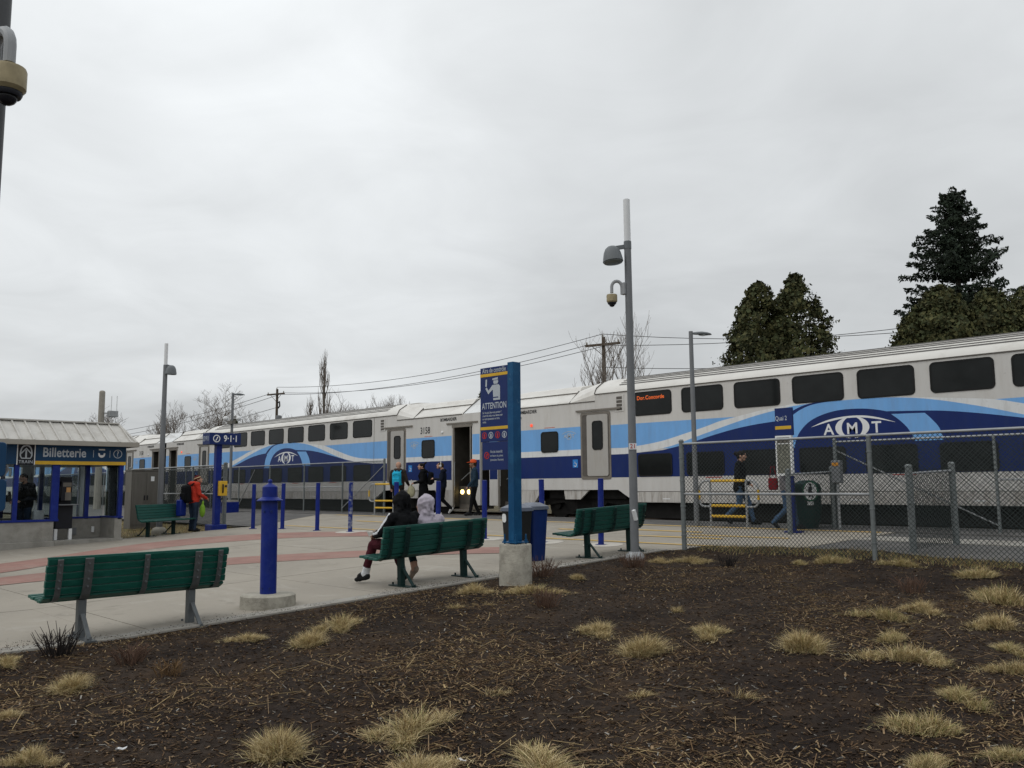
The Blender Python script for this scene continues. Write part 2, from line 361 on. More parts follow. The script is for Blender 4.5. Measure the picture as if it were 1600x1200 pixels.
def patches(m, colr, scale, lo, hi, amt): chips(m, colr, scale, lo, hi, amt)
patches(M_mulch, (0.016,0.0125,0.0115), .55, .45, .60, .7); patches(M_mulch, (0.060,0.038,0.022), 1.3, .56, .70, .6)
for m_ in (M_body, M_skirt, M_ltblue, M_lwhite): patches(m_, (0.16,0.13,0.10), 5.5, .66, .80, .35)
chips(M_concrete, (0.11,0.10,0.085), 55, .70, .735, .7); chips(M_concrete, (0.16,0.145,0.12), .9, .60, .72, .45)
# ================================================================== SETTING
def sheet(name, mats, x0, x1, ys, dz=0.0, thick=None, smooth=None):
    """ground-following sheet between x0 and x1 over the y stations"""
    mb = MB()
    top = [(x, y, gz(y)+dz) for y in ys for x in (x0, x1)]
    n = len(ys)
    mb.add(top, [(2*i, 2*i+1, 2*i+3, 2*i+2) for i in range(n-1)])
    if thick:
        bot = [(x, y, z-thick) for x, y, z in top]
        mb.add(top+bot, [(0, 1, 2*n+1, 2*n)] + [(2*n-2, 4*n-2, 4*n-1, 2*n-1)] + [(2*i, 2*i+2, 2*n+2*i+2, 2*n+2*i) for i in range(n-1)] + [(2*i+1, 2*n+2*i+1, 2*n+2*i+3, 2*i+3) for i in range(n-1)])
    o = mb.build(name, mats, smooth=smooth); return tag(o, kind='structure')

tag(sheet('ground', M_soil, -900, 900, [-300, 3.5, 18.5, 19.2, 60, 1500], dz=-0.10), 'brown early spring ground with thin grass')
o = sheet('track_bed', M_ballast, -160, 60, [19.25, 23.4], dz=-0.085); o['label'] = 'dark ballast under the train'
for k, yy in enumerate((20.28, 21.72)):
    mb = MB(); mb.box(-160, 60, yy-0.035, yy+0.035, 0.46, 0.55)
    tag(mb.build('rail', M_rail, bpy.data.objects['track_bed']))

# platform, asphalt areas
o = sheet('platform', M_asphalt, -130, 30, [17.6, 18.5, 19.2], dz=0.004, thick=0.30); o['label'] = 'dark asphalt platform strip along the train'
def poly_sheet(name, pts, mats, dz, label=None, thick=0.0):
    mb = MB(); fn = lambda a, b: (a, b, gz(b)+dz)
    if thick: mb.prism(pts, lambda a, b, d: (a, b, gz(b)+dz+d), 0, -thick)
    else: mb.flat(pts, fn)
    o = mb.build(name, mats, smooth=None); tag(o, label, kind='structure'); return o
poly_sheet('asphalt_yard', [(-24.25,12.9),(-27.9,17.59),(-130,17.59),(-130,12.9)], M_asphalt, -0.012, 'grey asphalt yard behind the fence')
poly_sheet('asphalt_path', [(-7.28,13.75),(30,13.75),(30,15.9),(-7.15,15.9)], M_asphalt, -0.012, 'grey asphalt path behind the chain link fence')
poly_sheet('path', [(-7.13,15.92),(30,15.92),(30,16.75),(-7.1,16.75)], M_kerb, -0.008, 'pale concrete strip along the asphalt path')
poly_sheet('asphalt_verge', [(-7.08,16.77),(30,16.77),(30,17.59),(-7.0,17.59)], M_asphalt, -0.02, 'dark asphalt verge before the platform')

# plaza of concrete slabs, each slab a piece of its own
plaza = thing('plaza', 'pale concrete plaza of large slabs', None); plaza['kind'] = 'structure'
if 'category' in plaza: del plaza['category']
mbp = MB()
for x0_, x1_, y0_, y1_ in ((-23.3,-9.36,-4,3.5),(-24.2,-9.36,3.5,12.86),(-27.9,-7.0,12.86,17.585)):
    mbp.add([(x0_,y0_,gz(y0_)-.05),(x1_,y0_,gz(y0_)-.05),(x1_,y1_,gz(y1_)-.05),(x0_,y1_,gz(y1_)-.05)], [(0,1,2,3)])
mbp.build('joint_bed', M_kerb, plaza, smooth=None)
def clip(poly, a, b, c):
    """keep a*x+b*y<=c"""
    out = []
    for i in range(len(poly)):
        p, q = poly[i], poly[(i+1) % len(poly)]
        dp = a*p[0]+b*p[1]-c; dq = a*q[0]+b*q[1]-c
        if dp <= 0: out.append(p)
        if (dp < 0 < dq) or (dq < 0 < dp):
            t = dp/(dp-dq); out.append((p[0]+(q[0]-p[0])*t, p[1]+(q[1]-p[1])*t))
    return out
zones = [[(-9.37,-3.2),(-9.37,3.5),(-23.0,3.5),(-23.0,-3.2)],
         [(-9.37,3.5),(-9.37,12.85),(-24.05,12.85),(-24.05,11.9),(-23.15,8.7),(-23.0,8.6),(-23.0,3.5)],
         [(-9.0,12.85),(-7.3,13.1),(-7.02,17.58),(-27.7,17.58),(-24.05,12.85)]]
xj = sorted([-6.15-3.0*k for k in range(0,9)])
yj = [-3.2, 0.85, 3.85, 6.85, 9.85, 12.85, 15.25, 17.7]
rs = random.Random(4)
slab_n = 0
for zn in zones:
    xs = [-40]+xj+[0]; ys = [-9]+yj+[30]
    for i in range(len(xs)-1):
        for j in range(len(ys)-1):
            g = 0.007
            p = clip(clip(clip(clip(zn, -1, 0, -(xs[i]+g)), 1, 0, xs[i+1]-g), 0, -1, -(ys[j]+g)), 0, 1, ys[j+1]-g)
            if len(p) < 3: continue
            ar = abs(sum(p[k][0]*p[(k+1)%len(p)][1]-p[(k+1)%len(p)][0]*p[k][1] for k in range(len(p))))/2
            if ar < 0.05: continue
            dz = rs.uniform(-0.002, 0.002)
            mb = MB(); mb.prism(p, lambda a, b, d: (a, b, gz(b)+dz+d), 0, -0.045)
            mb.build('slab', M_concrete, plaza, smooth=None); slab_n += 1

# kerb between plaza and planting bed
kerb = thing('kerb', 'narrow concrete kerb strip along the planting bed', None); kerb['kind'] = 'structure'
yk = -3.2
while yk < 12.8:
    y1 = min(yk+1.5, 12.9); a = max(yk, -3.2)
    for y0_, y1_ in ([(a, y1)] if not (a < 3.5 < y1) else [(a, 3.5), (3.5, y1)]):
        mb = MB(); z0, z1 = gz(y0_+.004)+0.012, gz(y1_-.004)+0.012
        mb.add([(-9.362,y0_+.004,z0-.15),(-9.14,y0_+.004,z0-.15),(-9.14,y1_-.004,z1-.15),(-9.362,y1_-.004,z1-.15),(-9.362,y0_+.004,z0),(-9.14,y0_+.004,z0),(-9.14,y1_-.004,z1),(-9.362,y1_-.004,z1)],
               [(0,3,2,1),(4,5,6,7),(0,1,5,4),(1,2,6,5),(2,3,7,6),(3,0,4,7)])
        mb.build('kerb_stone', M_kerb, kerb, smooth=None, bevel=0.008)
    yk = y1

# red paving bands and yellow markings: thin sheets on the slabs
def ribbon(name, left, right, mats, dz, k=6):
    l, r = smooth_pts(left, k), smooth_pts(right, k)
    mb = MB(); n = len(l); vs = []
    for i in range(n):
        for p in (l[i], r[i]): vs.append((p[0], p[1], gz(p[1])+dz))
    mb.add(vs, [(2*i, 2*i+1, 2*i+3, 2*i+2) for i in range(n-1)])
    return tag(mb.build(name, mats, smooth=None), kind='structure')
o = ribbon('red_paving', [(-18.7,2.5),(-19.2,4.6),(-19.7,5.9),(-20.4,6.95),(-21.2,8.5),(-21.4,10.1),(-20.8,11.6),(-19.2,12.8),(-16.6,13.25)],
       [(-16.8,2.5),(-17.4,4.5),(-18.0,5.5),(-18.6,6.5),(-19.4,8.0),(-19.5,9.3),(-19.0,10.8),(-17.9,11.85),(-16.2,12.55)], M_red, 0.006); o['label'] = 'faded red paving band curving past the ticket office'
o = ribbon('red_paving', [(-16.2,2.6),(-16.55,4.2),(-16.6,5.4),(-16.3,6.8),(-15.75,8.0),(-14.7,9.7),(-13.2,11.2),(-12.0,12.0)],
       [(-15.2,2.6),(-15.35,4.0),(-15.2,5.3),(-14.95,6.4),(-14.45,7.6),(-13.5,9.2),(-12.4,10.3),(-11.5,11.0)], M_red, 0.0065); o['label'] = 'faded red paving band curving behind the near benches'
def line(x0, y0, x1, y1, w=0.09):
    mb = MB(); d = Vector((x1-x0, y1-y0)).normalized(); nx, ny = -d.y*w/2, d.x*w/2
    mb.add([(x0-nx,y0-ny,gz(y0-ny)+.0085),(x1-nx,y1-ny,gz(y1-ny)+.0085),(x1+nx,y1+ny,gz(y1+ny)+.0085),(x0+nx,y0+ny,gz(y0+ny)+.0085)], [(0,1,2,3)])
    return tag(mb.build('yellow_line', M_yellow_line, smooth=None), kind='structure')
line(-23.2,13.45,-7.4,13.75,.12); line(-26.4,17.3,-7.2,17.38,.13)
for x0, y0, x1, y1 in ((-22.6,15.55,-20.4,15.5),(-19.6,15.9,-18.9,15.9),(-20.2,16.25,-18.0,16.2),(-14.2,15.6,-12.6,15.6),(-12.9,16.1,-10.5,16.1),(-11.6,14.9,-9.3,14.98),(-10.4,15.5,-8.2,15.55)):
    line(x0, y0, x1, y1, 0.15)

# planting bed: uneven mulch with chips and dry stalks
def hb(x, y):
    return (0.022*np.sin(1.3*x+0.7*y)+0.02*np.sin(-0.8*x+1.9*y+1.1)+0.012*np.sin(3.7*x+1.2)*np.sin(3.1*y)+0.007*np.sin(9.1*x+2*y)*np.sin(8.3*y-x)+0.004*np.sin(23*x)*np.sin(19*y+4*x))
def bedz(x, y):
    x = np.asarray(x, float); y = np.asarray(y, float)
    e = np.clip((-9.14-x)/-0.5, 0, 1)          # level with the kerb at its edge
    return 0.0372*np.clip(y-3.5, 0, 15) - 0.012 + e*(0.03+hb(x, y))
xs = np.concatenate([np.arange(-9.14, -0.5, 0.07), np.arange(-0.5, 9.0, 0.35)]); ys = np.concatenate([np.arange(-5, 0.8, 0.3), np.arange(0.8, 13.0, 0.07), [13.05, 13.4, 13.76]])
X, Y = np.meshgrid(xs, ys); Z = bedz(X, Y)
rg = np.random.default_rng(7); Z = Z + rg.normal(0, 0.006, Z.shape)*(X > -9.0)
nx, ny = len(xs), len(ys)
vs = np.stack([X, Y, Z], -1).reshape(-1, 3)
idx = np.arange(nx*ny).reshape(ny, nx)
fs = np.stack([idx[:-1,:-1], idx[:-1,1:], idx[1:,1:], idx[1:,:-1]], -1).reshape(-1, 4)
me = bpy.data.meshes.new('mulch_bed'); me.from_pydata(vs.tolist(), [], fs.tolist()); me.materials.append(M_mulch)
me.polygons.foreach_set('use_smooth', [True]*len(me.polygons))
bed = bpy.data.objects.new('mulch_bed', me); COL.objects.link(bed); tag(bed, 'dark brown mulch planting bed in the foreground', kind='structure')

def slivers(name, n, lmin, lmax, w, mats, label, seed, region, lift=0.004, tilt=0.25, patchy=0.0, mixw=None, bend=0.0):
    """many little three-sided splinters lying on the bed, one mesh"""
    r = np.random.default_rng(seed)
    px = np.empty(0); py = np.empty(0)
    while len(px) < n:
        # denser near the camera, where single chips can be seen
        d = 3.6 + r.random(n*2)**1.7*12.5; a = r.uniform(-0.60, 0.60, n*2)
        lat = np.tan(a)*d
        x = -0.706*d + 0.703*lat; y = 0.698*d + 0.711*lat
        ok = (x > -9.1) & (x < 3) & (y > 0.6) & (y < 12.85)
        if patchy:
            nn = np.sin(0.9*x+1.3*y)+np.sin(1.7*x-0.8*y+2)+0.7*np.sin(2.9*x+2.3*y)
            ok &= (nn > r.normal(patchy, 0.9, len(x)))
        px = np.concatenate([px, x[ok]]); py = np.concatenate([py, y[ok]])
    px, py = px[:n], py[:n]
    L = r.uniform(lmin, lmax, n)*r.uniform(0.5, 1, n); th = r.uniform(0, 2*PI, n); tl = r.normal(0, tilt, n)
    dx, dy, dz = np.cos(th)*np.cos(tl), np.sin(th)*np.cos(tl), np.sin(tl)
    ww = w*r.uniform(0.4, 1.2, n)*(1+.7*(r.random(n) < .05))
    c = np.stack([px, py, bedz(px, py)+lift+np.abs(dz)*L*0.4], -1)
    d = np.stack([dx, dy, dz], -1); s = np.stack([-np.sin(th), np.cos(th), np.zeros(n)], -1); u = np.cross(d, s)
    V = []
    for e in (-0.5, 0.5):
        for k in range(3):
            an = 2*PI*k/3 + PI/6
            V.append(c + d*(L*e)[:,None] + s*(ww*math.cos(an))[:,None] + u*(ww*0.7*math.sin(an))[:,None])
    V = np.stack(V, 1).reshape(-1, 3)
    b = (np.arange(n)*6)[:,None]
    F4 = np.concatenate([b+np.array([0,1,4,3]), b+np.array([1,2,5,4]), b+np.array([2,0,3,5])]); F3 = np.concatenate([b+np.array([0,2,1]), b+np.array([3,4,5])])
    me = bpy.data.meshes.new(name)
    me.from_pydata(V.tolist(), [], F4.tolist()+F3.tolist())
    for m in mats: me.materials.append(m)
    k = r.choice(len(mats), n, p=mixw); me.polygons.foreach_set('material_index', np.concatenate([np.tile(k, 3), np.tile(k, 2)]).astype(int))
    # the faces were laid out group by group, so the tile above lines up splinter by splinter
    o = bpy.data.objects.new(name, me); COL.objects.link(o); return tag(o, label, kind='stuff')
M_c1 = mat('chip_dark', (0.040, 0.027, 0.019), 0.9, var=0.5, scale=30, spec=.05)
M_c2 = mat('chip_brown', (0.105, 0.066, 0.038), 0.9, var=0.4, scale=30, spec=.05)
M_c3 = mat('chip_tan', (0.23, 0.16, 0.095), 0.9, var=0.35, scale=30, spec=.05)
M_c4 = mat('chip_grey', (0.25, 0.235, 0.21), 0.9, var=0.3, scale=30, spec=.05)
M_straw = mat('dry_straw', (0.34, 0.25, 0.13), 0.85, var=0.35, scale=14, spec=.08)
M_straw2 = mat('dry_stalk_brown', (0.15, 0.095, 0.05), 0.85, var=0.35, scale=14, spec=.05)
slivers('mulch_chips', 46000, 0.010, 0.055, 0.005, [M_c1, M_c2, M_c3, M_c4], 'small dark bark chips covering the planting bed', 3, None, mixw=[0.52, 0.31, 0.135, 0.035])
slivers('mulch_litter', 38000, 0.015, 0.07, 0.0037, [M_c2, M_c3, M_straw], 'tan wood splinters and straw bits in patches on the mulch', 5, None, patchy=0.5, mixw=[0.5, 0.3, 0.2])
slivers('dry_stalks', 2400, 0.10, 0.32, 0.0026, [M_straw, M_straw2, M_c3], 'thin dry stalks scattered on the mulch', 9, None, tilt=0.16, lift=0.012, patchy=0.2)

r0_ = np.random.default_rng(21); n = 5200
yy_ = r0_.uniform(1.5, 12.8, n); cl_ = .5+.5*np.sin(1.7*yy_+.6)*np.sin(.9*yy_+2); yy_ = yy_[cl_ > r0_.random(n)*.9]; n = len(yy_); cl_ = .5+.5*np.sin(1.7*yy_+.6)*np.sin(.9*yy_+2); xx_ = -9.16-np.abs(r0_.normal(0, .05+.25*cl_, n)); zz_ = 0.0372*np.clip(yy_-3.5,0,15)+np.where(xx_ > -9.362, .012, .003)
s_ = r0_.uniform(.0025,.009,n)
V = np.stack([np.stack([xx_+s_*1.5*r0_.uniform(-1,1,n), yy_+s_*1.5*r0_.uniform(-1,1,n), zz_-.001+np.zeros(n)],1) for _ in range(3)]+[np.stack([xx_,yy_,zz_+s_*.8],1)],1).reshape(-1,3)
o_ = (np.arange(n)*4)[:,None]; F = np.concatenate([o_+np.array([0,1,3]),o_+np.array([1,2,3]),o_+np.array([2,0,3])])
me = bpy.data.meshes.new('soil_crumbs'); me.from_pydata(V.tolist(), [], F.tolist()); me.materials.append(M_c1); o = bpy.data.objects.new('soil_crumbs', me); COL.objects.link(o); tag(o, 'dark soil crumbs spilt over the kerb onto the plaza edge', kind='stuff')

# ================================================================== TRAIN
SIDE = 19.5
def P(y): return lambda a, b: (a, y, b)
def prism_side(mb, pts, y0, y1, mi=0): mb.prism(pts, lambda a, b, d: (a, d, b), y0, y1, mi)

def window_mesh(w, h, r):
    mb = MB(); o = rrect(-w/2, w/2, -h/2, h/2, r); i = rrect(-w/2+.035, w/2-.035, -h/2+.035, h/2-.035, max(r-.03, .02)); n = len(o)
    vs = [(a, 0.004, b) for a, b in o] + [(a, -0.014, b) for a, b in o] + [(a, -0.014, b) for a, b in i] + [(a, 0.004, b) for a, b in i]
    fs = []
    for k in range(n):
        q = (k+1) % n
        fs += [(k, q, n+q, n+k), (n+k, n+q, 2*n+q, 2*n+k), (2*n+k, 2*n+q, 3*n+q, 3*n+k)]
    mb.add(vs, fs); fr = mb.mesh('window', M_rubber, 30)
    mb = MB(); prism_side(mb, i, 0.0, -0.008); pn = mb.mesh('pane', M_glassdk, 30)
    return fr, pn
WUP = window_mesh(1.28, 0.67, 0.11); WLO = window_mesh(1.14, 0.62, 0.09); WVS = window_mesh(0.72, 0.64, 0.10); WDR = window_mesh(0.40, 0.85, 0.10)

def coach(label, x0, wins, lows, xc, number=None, near=False, mirror_text=False, led=False):
    t = thing('railway_coach', label, 'train coach', (x0, SIDE, 0), 0, 'coaches of the double-deck train')
    L = 25.0
    # --- body shell
    mb = MB(); prism_side(mb, [(4.55,4.15),(4.55,1.36),(5.35,1.36),(5.95,1.01),(19.05,1.01),(19.65,1.36),(20.45,1.36),(20.45,4.15)], 0.0, 0.10)
    mb.build('side_wall', M_body, t, smooth=None)
    for m in (0, 1):
        f = (lambda a: L-a) if m else (lambda a: a)
        mb = MB(); prism_side(mb, [(f(1.45),3.95),(f(1.45),1.36),(f(4.548),1.36),(f(4.548),3.95)], 0.0, 0.10); mb.build('vestibule_wall', M_body, t, smooth=None)
        mb = MB(); prism_side(mb, [(f(0.0),3.95),(f(0.0),0.86),(f(0.40),0.86),(f(0.40),3.58),(f(1.40),3.58),(f(1.40),0.86),(f(1.447),0.86),(f(1.447),3.95)], 0.0, 0.10); mb.build('end_wall', M_framest if 0 else M_body, t, smooth=None)
        mb = MB(); prism_side(mb, [(f(1.40),1.358),(f(1.40),0.80),(f(2.05),0.80),(f(2.05),0.98),(f(2.35),1.358)], 0.005, 0.12); mb.build('step_skirt', M_skirt, t, smooth=None)
        # doorway at the end: reveal, steps, inner wall, lamps
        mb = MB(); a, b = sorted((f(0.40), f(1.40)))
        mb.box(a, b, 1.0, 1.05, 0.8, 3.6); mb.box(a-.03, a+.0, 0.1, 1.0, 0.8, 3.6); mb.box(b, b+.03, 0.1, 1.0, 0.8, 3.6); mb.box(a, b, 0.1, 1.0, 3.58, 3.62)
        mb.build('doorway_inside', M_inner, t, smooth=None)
        mb = MB(); mb.box(a, b, 0.02, 0.32, 0.66, 0.72); mb.box(a, b, 0.32, 0.60, 0.72, 0.98); mb.box(a, b, 0.60, 1.0, 0.72, 1.24); mb.build('step', M_framest, t, smooth=None)
        mb = MB(); mb.box(a+.04, a+.09, -0.02, 0.0, 0.75, 3.50); mb.box(b-.09, b-.04, -0.02, 0.0, 0.75, 3.50); mb.box(a-.02, b+.02, -0.02, 0.0, 3.50, 3.60); mb.build('door_frame', M_framest, t, smooth=None)
        mb = MB(); mb.box(f(0.40)-.55, f(0.40)+1.10, -0.035, 0.0, 3.62, 3.67) if not m else mb.box(f(1.40)-.3, f(1.40)+1.3, -0.035, 0.0, 3.62, 3.67); mb.build('rain_strip', M_framest, t, smooth=None)
        mb = MB(); mb.tube([(a+.16,-.03,1.5),(a+.16,-.05,1.5),(a+.16,-.05,2.3),(a+.16,-.03,2.3)], 0.015, 6); mb.build('grab_rail', M_steel, t)
        mb = MB(); mb.tube([(a+.1,0.3,1.7),(b-.1,0.75,2.45)], 0.015, 6); mb.build('grab_rail', M_steel, t)
        # door of the vestibule
        d0, d1 = sorted((f(4.08), f(5.06)))
        mb = MB(); prism_side(mb, rrect(d0-.10, d1+.06, 1.66, 3.63, 0.08), 0.0, -0.012); fr = mb.build('door_frame', M_framest, t, smooth=None)
        mb = MB(); prism_side(mb, rrect(d0-.04, d1, 1.75, 3.56, 0.07), -0.010, -0.016); dk = mb.build('door_recess', M_seam, t, smooth=None)
        mb = MB(); e0 = d0+.16 if m == 0 else d0+.16
        prism_side(mb, rrect(e0, d1-.03, 1.76, 3.55, 0.06), -0.014, -0.034); dr = mb.build('door', M_doorsteel, t, smooth=None)
        w = inst('window', WDR[0], dr, ((e0+d1)/2, -0.034, 2.94)); inst('pane', WDR[1], w)
        mb = MB(); mb.box(d0-.25, d1+.45, -0.05, 0.0, 3.66, 3.71); mb.build('rain_strip', M_framest, t, smooth=None)
        # vestibule window
        wv = inst('window', WVS[0], t, (f(2.72), -0.010, 2.82)); inst('pane', WVS[1], wv)
        # underframe plate with bogie
        mb = MB(); mb.box(*sorted((f(2.4), f(5.4))), 0.30, 0.40, 1.10, 1.38); mb.box(*sorted((f(2.2), f(5.6))), 0.6, 2.4, 0.62, 1.3); mb.build('underframe', M_under, t, smooth=None)
        mb = MB()
        for wx in (2.55, 4.95): mb.cyl((f(wx),0.62,0.90),(f(wx),0.76,0.90),0.42,n=24); mb.cyl((f(wx),0.50,0.90),(f(wx),0.64,0.90),0.13,n=12)
        prism_side(mb, [(f(2.1),0.88),(f(2.9),0.98),(f(3.2),0.72),(f(4.3),0.72),(f(4.6),0.98),(f(5.4),0.88),(f(5.4),1.08),(f(4.5),1.16),(f(3.0),1.16),(f(2.1),1.08)], 0.42, 0.56)
        for wx in (3.45, 4.05): mb.cyl((f(wx),0.48,0.72),(f(wx),0.48,1.2),0.09,n=10)
        mb.build('bogie', M_under, t)
        # hanging plate between door and bogie opening
        mb = MB(); prism_side(mb, [(f(3.25),1.358),(f(3.3),1.08),(f(3.9),1.08),(f(4.25),1.358)], 0.03, 0.09); mb.build('skirt_plate', M_skirt, t, smooth=None)
        # low roof over the vestibule with sloped panels
        half = [(0.0,3.95),(0.03,4.00),(0.42,4.27),(0.44,4.33),(0.50,4.37),(0.62,4.50),(1.05,4.59)]
        prof = half + [(3.0-y, z) for y, z in reversed(half)]
        mb = MB(); n = len(prof)
        st = [(f(0.85), 0, 0), (f(3.55), 0, 0)]
        vs = [(x, y, z) for x, _, _ in st for y, z in prof]
        mb.add(vs, [(i, i+1, n+i+1, n+i) for i in range(n-1)] + [tuple(range(n)), tuple(range(n, 2*n))]); mb.build('vestibule_roof', M_roof, t, smooth=None)
        # slanted end fairing: flat facets falling away to the coach end
        mb = MB(); X0, X1 = f(0.845), f(0.02)
        A_ = [(X0,0.002,3.955),(X0,0.42,4.275),(f(0.66),0.63,4.505),(f(0.60),1.5,4.60),(X1,1.5,4.30),(f(0.06),0.80,4.26),(X1,0.40,3.97),(X1,0.03,3.955)]
        mb.add(A_, [(0,1,6,7),(1,2,5,6),(2,3,4,5)]); B_ = [(x, 3.0-y, z) for x, y, z in A_]; mb.add(B_, [(0,1,6,7),(1,2,5,6),(2,3,4,5)])
        mb.add([A_[7],A_[6],A_[5],A_[4],B_[5],B_[6],B_[7]], [(0,1,2,3,4,5,6)]); mb.build('roof_fairing', M_lwhite, t, smooth=None)
        for p_, q_ in (((X0,-.004,3.96),(X0,0.415,4.285)),((X0,0.415,4.285),(f(0.66),0.625,4.515)),((f(3.555),-.004,3.965),(f(3.555),0.45,4.36)),((f(3.555),0.425,4.30),(X0,0.425,4.30)),((f(4.54),-.006,4.16),(f(4.54),0.09,4.34)),((f(4.54),0.09,4.34),(f(4.54),0.44,4.555))):
            mb = MB(); mb.bar(p_, q_, .022, .022); mb.build('roof_seam', M_seam, t, smooth=None)
        # wedge between low and high roof
        mb = MB(); A = [(f(4.548),0.0,4.15),(f(4.548),0.10,4.33),(f(4.548),0.45,4.545),(f(4.548),1.2,4.66),(f(4.548),1.2,3.9),(f(4.548),0.0,3.952)]; B = [(f(3.56),0.0,3.955),(f(3.56),0.06,4.04),(f(3.56),0.46,4.35),(f(3.56),1.2,4.60),(f(3.56),1.2,3.9),(f(3.56),0.0,3.952)]
        mb.add(A+B, [(i, (i+1) % 6, 6+(i+1) % 6, 6+i) for i in range(6)] + [tuple(range(6)), tuple(range(6, 12))]); mb.build('roof_wedge', M_roof, t, smooth=None)
        mb = MB(); mb.box(*sorted((f(0.9), f(4.55))), -0.018, 0.03, 3.935, 3.96); mb.build('gutter', M_seam, t, smooth=None)
        # grille beside the first window
        g0, g1 = sorted((f(5.30), f(5.62))); mb = MB(); mb.box(g0, g1, -0.012, 0.0, 3.58, 4.06); gr = mb.build('grille', M_body, t, smooth=None)
        for k in range(4): mb = MB(); mb.box(g0+.06, g1-.06, -0.016, -0.010, 3.62+k*.105, 3.70+k*.105); mb.build('louvre', M_seam, gr, smooth=None)
        # small stickers and marker lamp
        mb = MB(); q = f(1.95); mb.lathe([(0.05,0),(0.05,0.02),(0.03,0.04)], n=12); o = mb.build('marker_lamp', M_marker if m == 0 else M_white, t, (q, 0.0, 3.37)); o.rotation_euler.x = R(90)
        s0 = f(3.75); mb = MB(); mb.box(s0-.10, s0+.10, -0.006, 0.0, 2.02, 2.26, 0); add_text(mb, 'i', (s0-.01,-.008,2.17), 0.10, bold=.02, mi=1); ring_flat(mb, P(-.008), (s0, 2.10), 0.055, 0.038, 14, -160, 90, 1); mb.box(s0-.01, s0+.06, -.008, -.0075, 2.13, 2.145, 1); mb.build('access_sign', [M_icon, M_white], t, smooth=None)
        mb = MB(); add_text(mb, 'A M T', (f(3.52), -0.0062, 2.96), 0.15, bold=.012, sx=1.1); ring_flat(mb, P(-.0062), (f(3.52), 2.955), .10, .08, 16); ring_flat(mb, lambda a, b: (a, -.0064, b), (f(3.52), 2.55), .56, .545, 14, 60, 120); mb.build('logo', M_greylet, t, smooth=None)
        mb = MB(); add_text(mb, 'BOMBARDIER', (f(1.62) if m else f(1.75), -0.004, 3.80), 0.15, bold=.03, sx=0.95); mb.build('lettering', M_blacklet, t, smooth=None)
        mb = MB(); mb.box(f(2.72)-.22, f(2.72)+.22, -.003, 0, 3.255, 3.27); mb.build('sticker', M_redlet, t, smooth=None)
    # dark box added inside to block light, so that nothing shows through
    mb = MB(); mb.box(1.5, L-1.5, 0.11, 2.9, 1.36, 3.94); mb.box(5.9, L-5.9, 0.11, 2.9, 1.02, 1.40); mb.box(4.6, L-4.6, 0.11, 2.88, 3.9, 4.14); mb.box(0.05, L-.05, 1.1, 2.9, 1.0, 3.9); mb.build('inner_light_block', M_under, t, smooth=None)
    mb = MB(); mb.box(0.0, L, 2.91, 3.0, 1.0, 3.95); mb.build('far_wall', M_body, t, smooth=None)
    # lower skirt panel of the middle section, slightly proud
    mb = MB(); prism_side(mb, [(5.98,1.02),(19.02,1.02),(18.9,1.30),(6.1,1.30)], 0.002, -0.012); sk = mb.build('skirt_panel', M_skirt, t, smooth=None)
    mb = MB(); mb.box(6.0, 19.0, -0.012, 0.0, 1.305, 1.318); mb.build('skirt_seam', M_seam, t, smooth=None)
    mb = MB(); mb.box(6.1, 18.9, 0.25, 2.7, 0.58, 1.0); mb.build('equipment_box', M_under, t, smooth=None)
    # high roof
    half = [(0.0,4.15),(0.02,4.20),(0.07,4.28),(0.17,4.37),(0.38,4.50),(0.66,4.61),(1.0,4.665),(1.5,4.69)]
    prof = half + [(3.0-y, z) for y, z in reversed(half[:-1])]
    n = len(prof); mb = MB(); vs = [(x, y, z) for x in (4.55, 20.45) for y, z in prof]
    mb.add(vs, [(i, i+1, n+i+1, n+i) for i in range(n-1)] + [tuple(range(n)), tuple(range(n, 2*n)), (n-1, 0, n, 2*n-1)]); mb.build('roof', M_roof, t, smooth=25)
    for y, z in ((0.17,4.37),(0.27,4.432),(0.38,4.50),(0.51,4.556),(0.66,4.61),(0.83,4.64)):
        mb = MB(); mb.box(5.35, 19.65, y-.018, y+.018, z-.02, z+.016); mb.build('roof_rib', M_roofrib, t, smooth=None)
    mb = MB(); mb.box(4.55, 20.45, -0.022, 0.03, 4.135, 4.158); mb.build('gutter', M_seam, t, smooth=None)
    # panel joints on the sides
    for xx in (6.0, 19.0):
        mb = MB(); mb.box(xx-.006, xx+.006, -0.0075, 0.0, 1.4, 4.13); mb.build('panel_joint', M_framest, t, smooth=None)
    # --- livery: flat paint
    d = lambda y: P(y)
    rel = lambda pts: [(xc+a, b) for a, b in pts]
    wl_up = [(-6.6,2.54),(-5.9,2.60),(-5.2,2.70),(-4.5,2.86),(-3.9,3.0),(-3.5,3.11),(-3.0,3.20)]
    wl_lo = [(-6.6,2.365),(-5.96,2.40),(-5.3,2.48),(-4.8,2.58),(-4.3,2.72),(-3.7,2.88),(-3.05,3.05),(-2.4,3.2),(-1.9,3.29),(-1.45,3.36),(-0.9,3.40)]
    dk_l = [(-5.3,2.43),(-4.77,2.52),(-4.24,2.63),(-3.7,2.76),(-3.06,2.89),(-2.4,2.98),(-1.75,3.03)]
    h_r = [(0.0,3.41),(0.6,3.405),(1.05,3.38),(1.5,3.33),(2.0,3.24),(2.6,3.10),(3.05,2.98),(3.5,2.85),(4.1,2.69),(4.7,2.56)]
    dk_r = [(0.75,3.09),(1.4,3.06),(1.9,3.03),(2.4,2.97),(2.9,2.89),(3.5,2.78),(4.1,2.67),(4.7,2.555)]
    wr_up = [(2.1,3.29),(2.95,3.20),(3.4,3.10),(4.2,2.89),(4.8,2.74),(5.5,2.62),(6.4,2.56)]
    S = smooth_pts
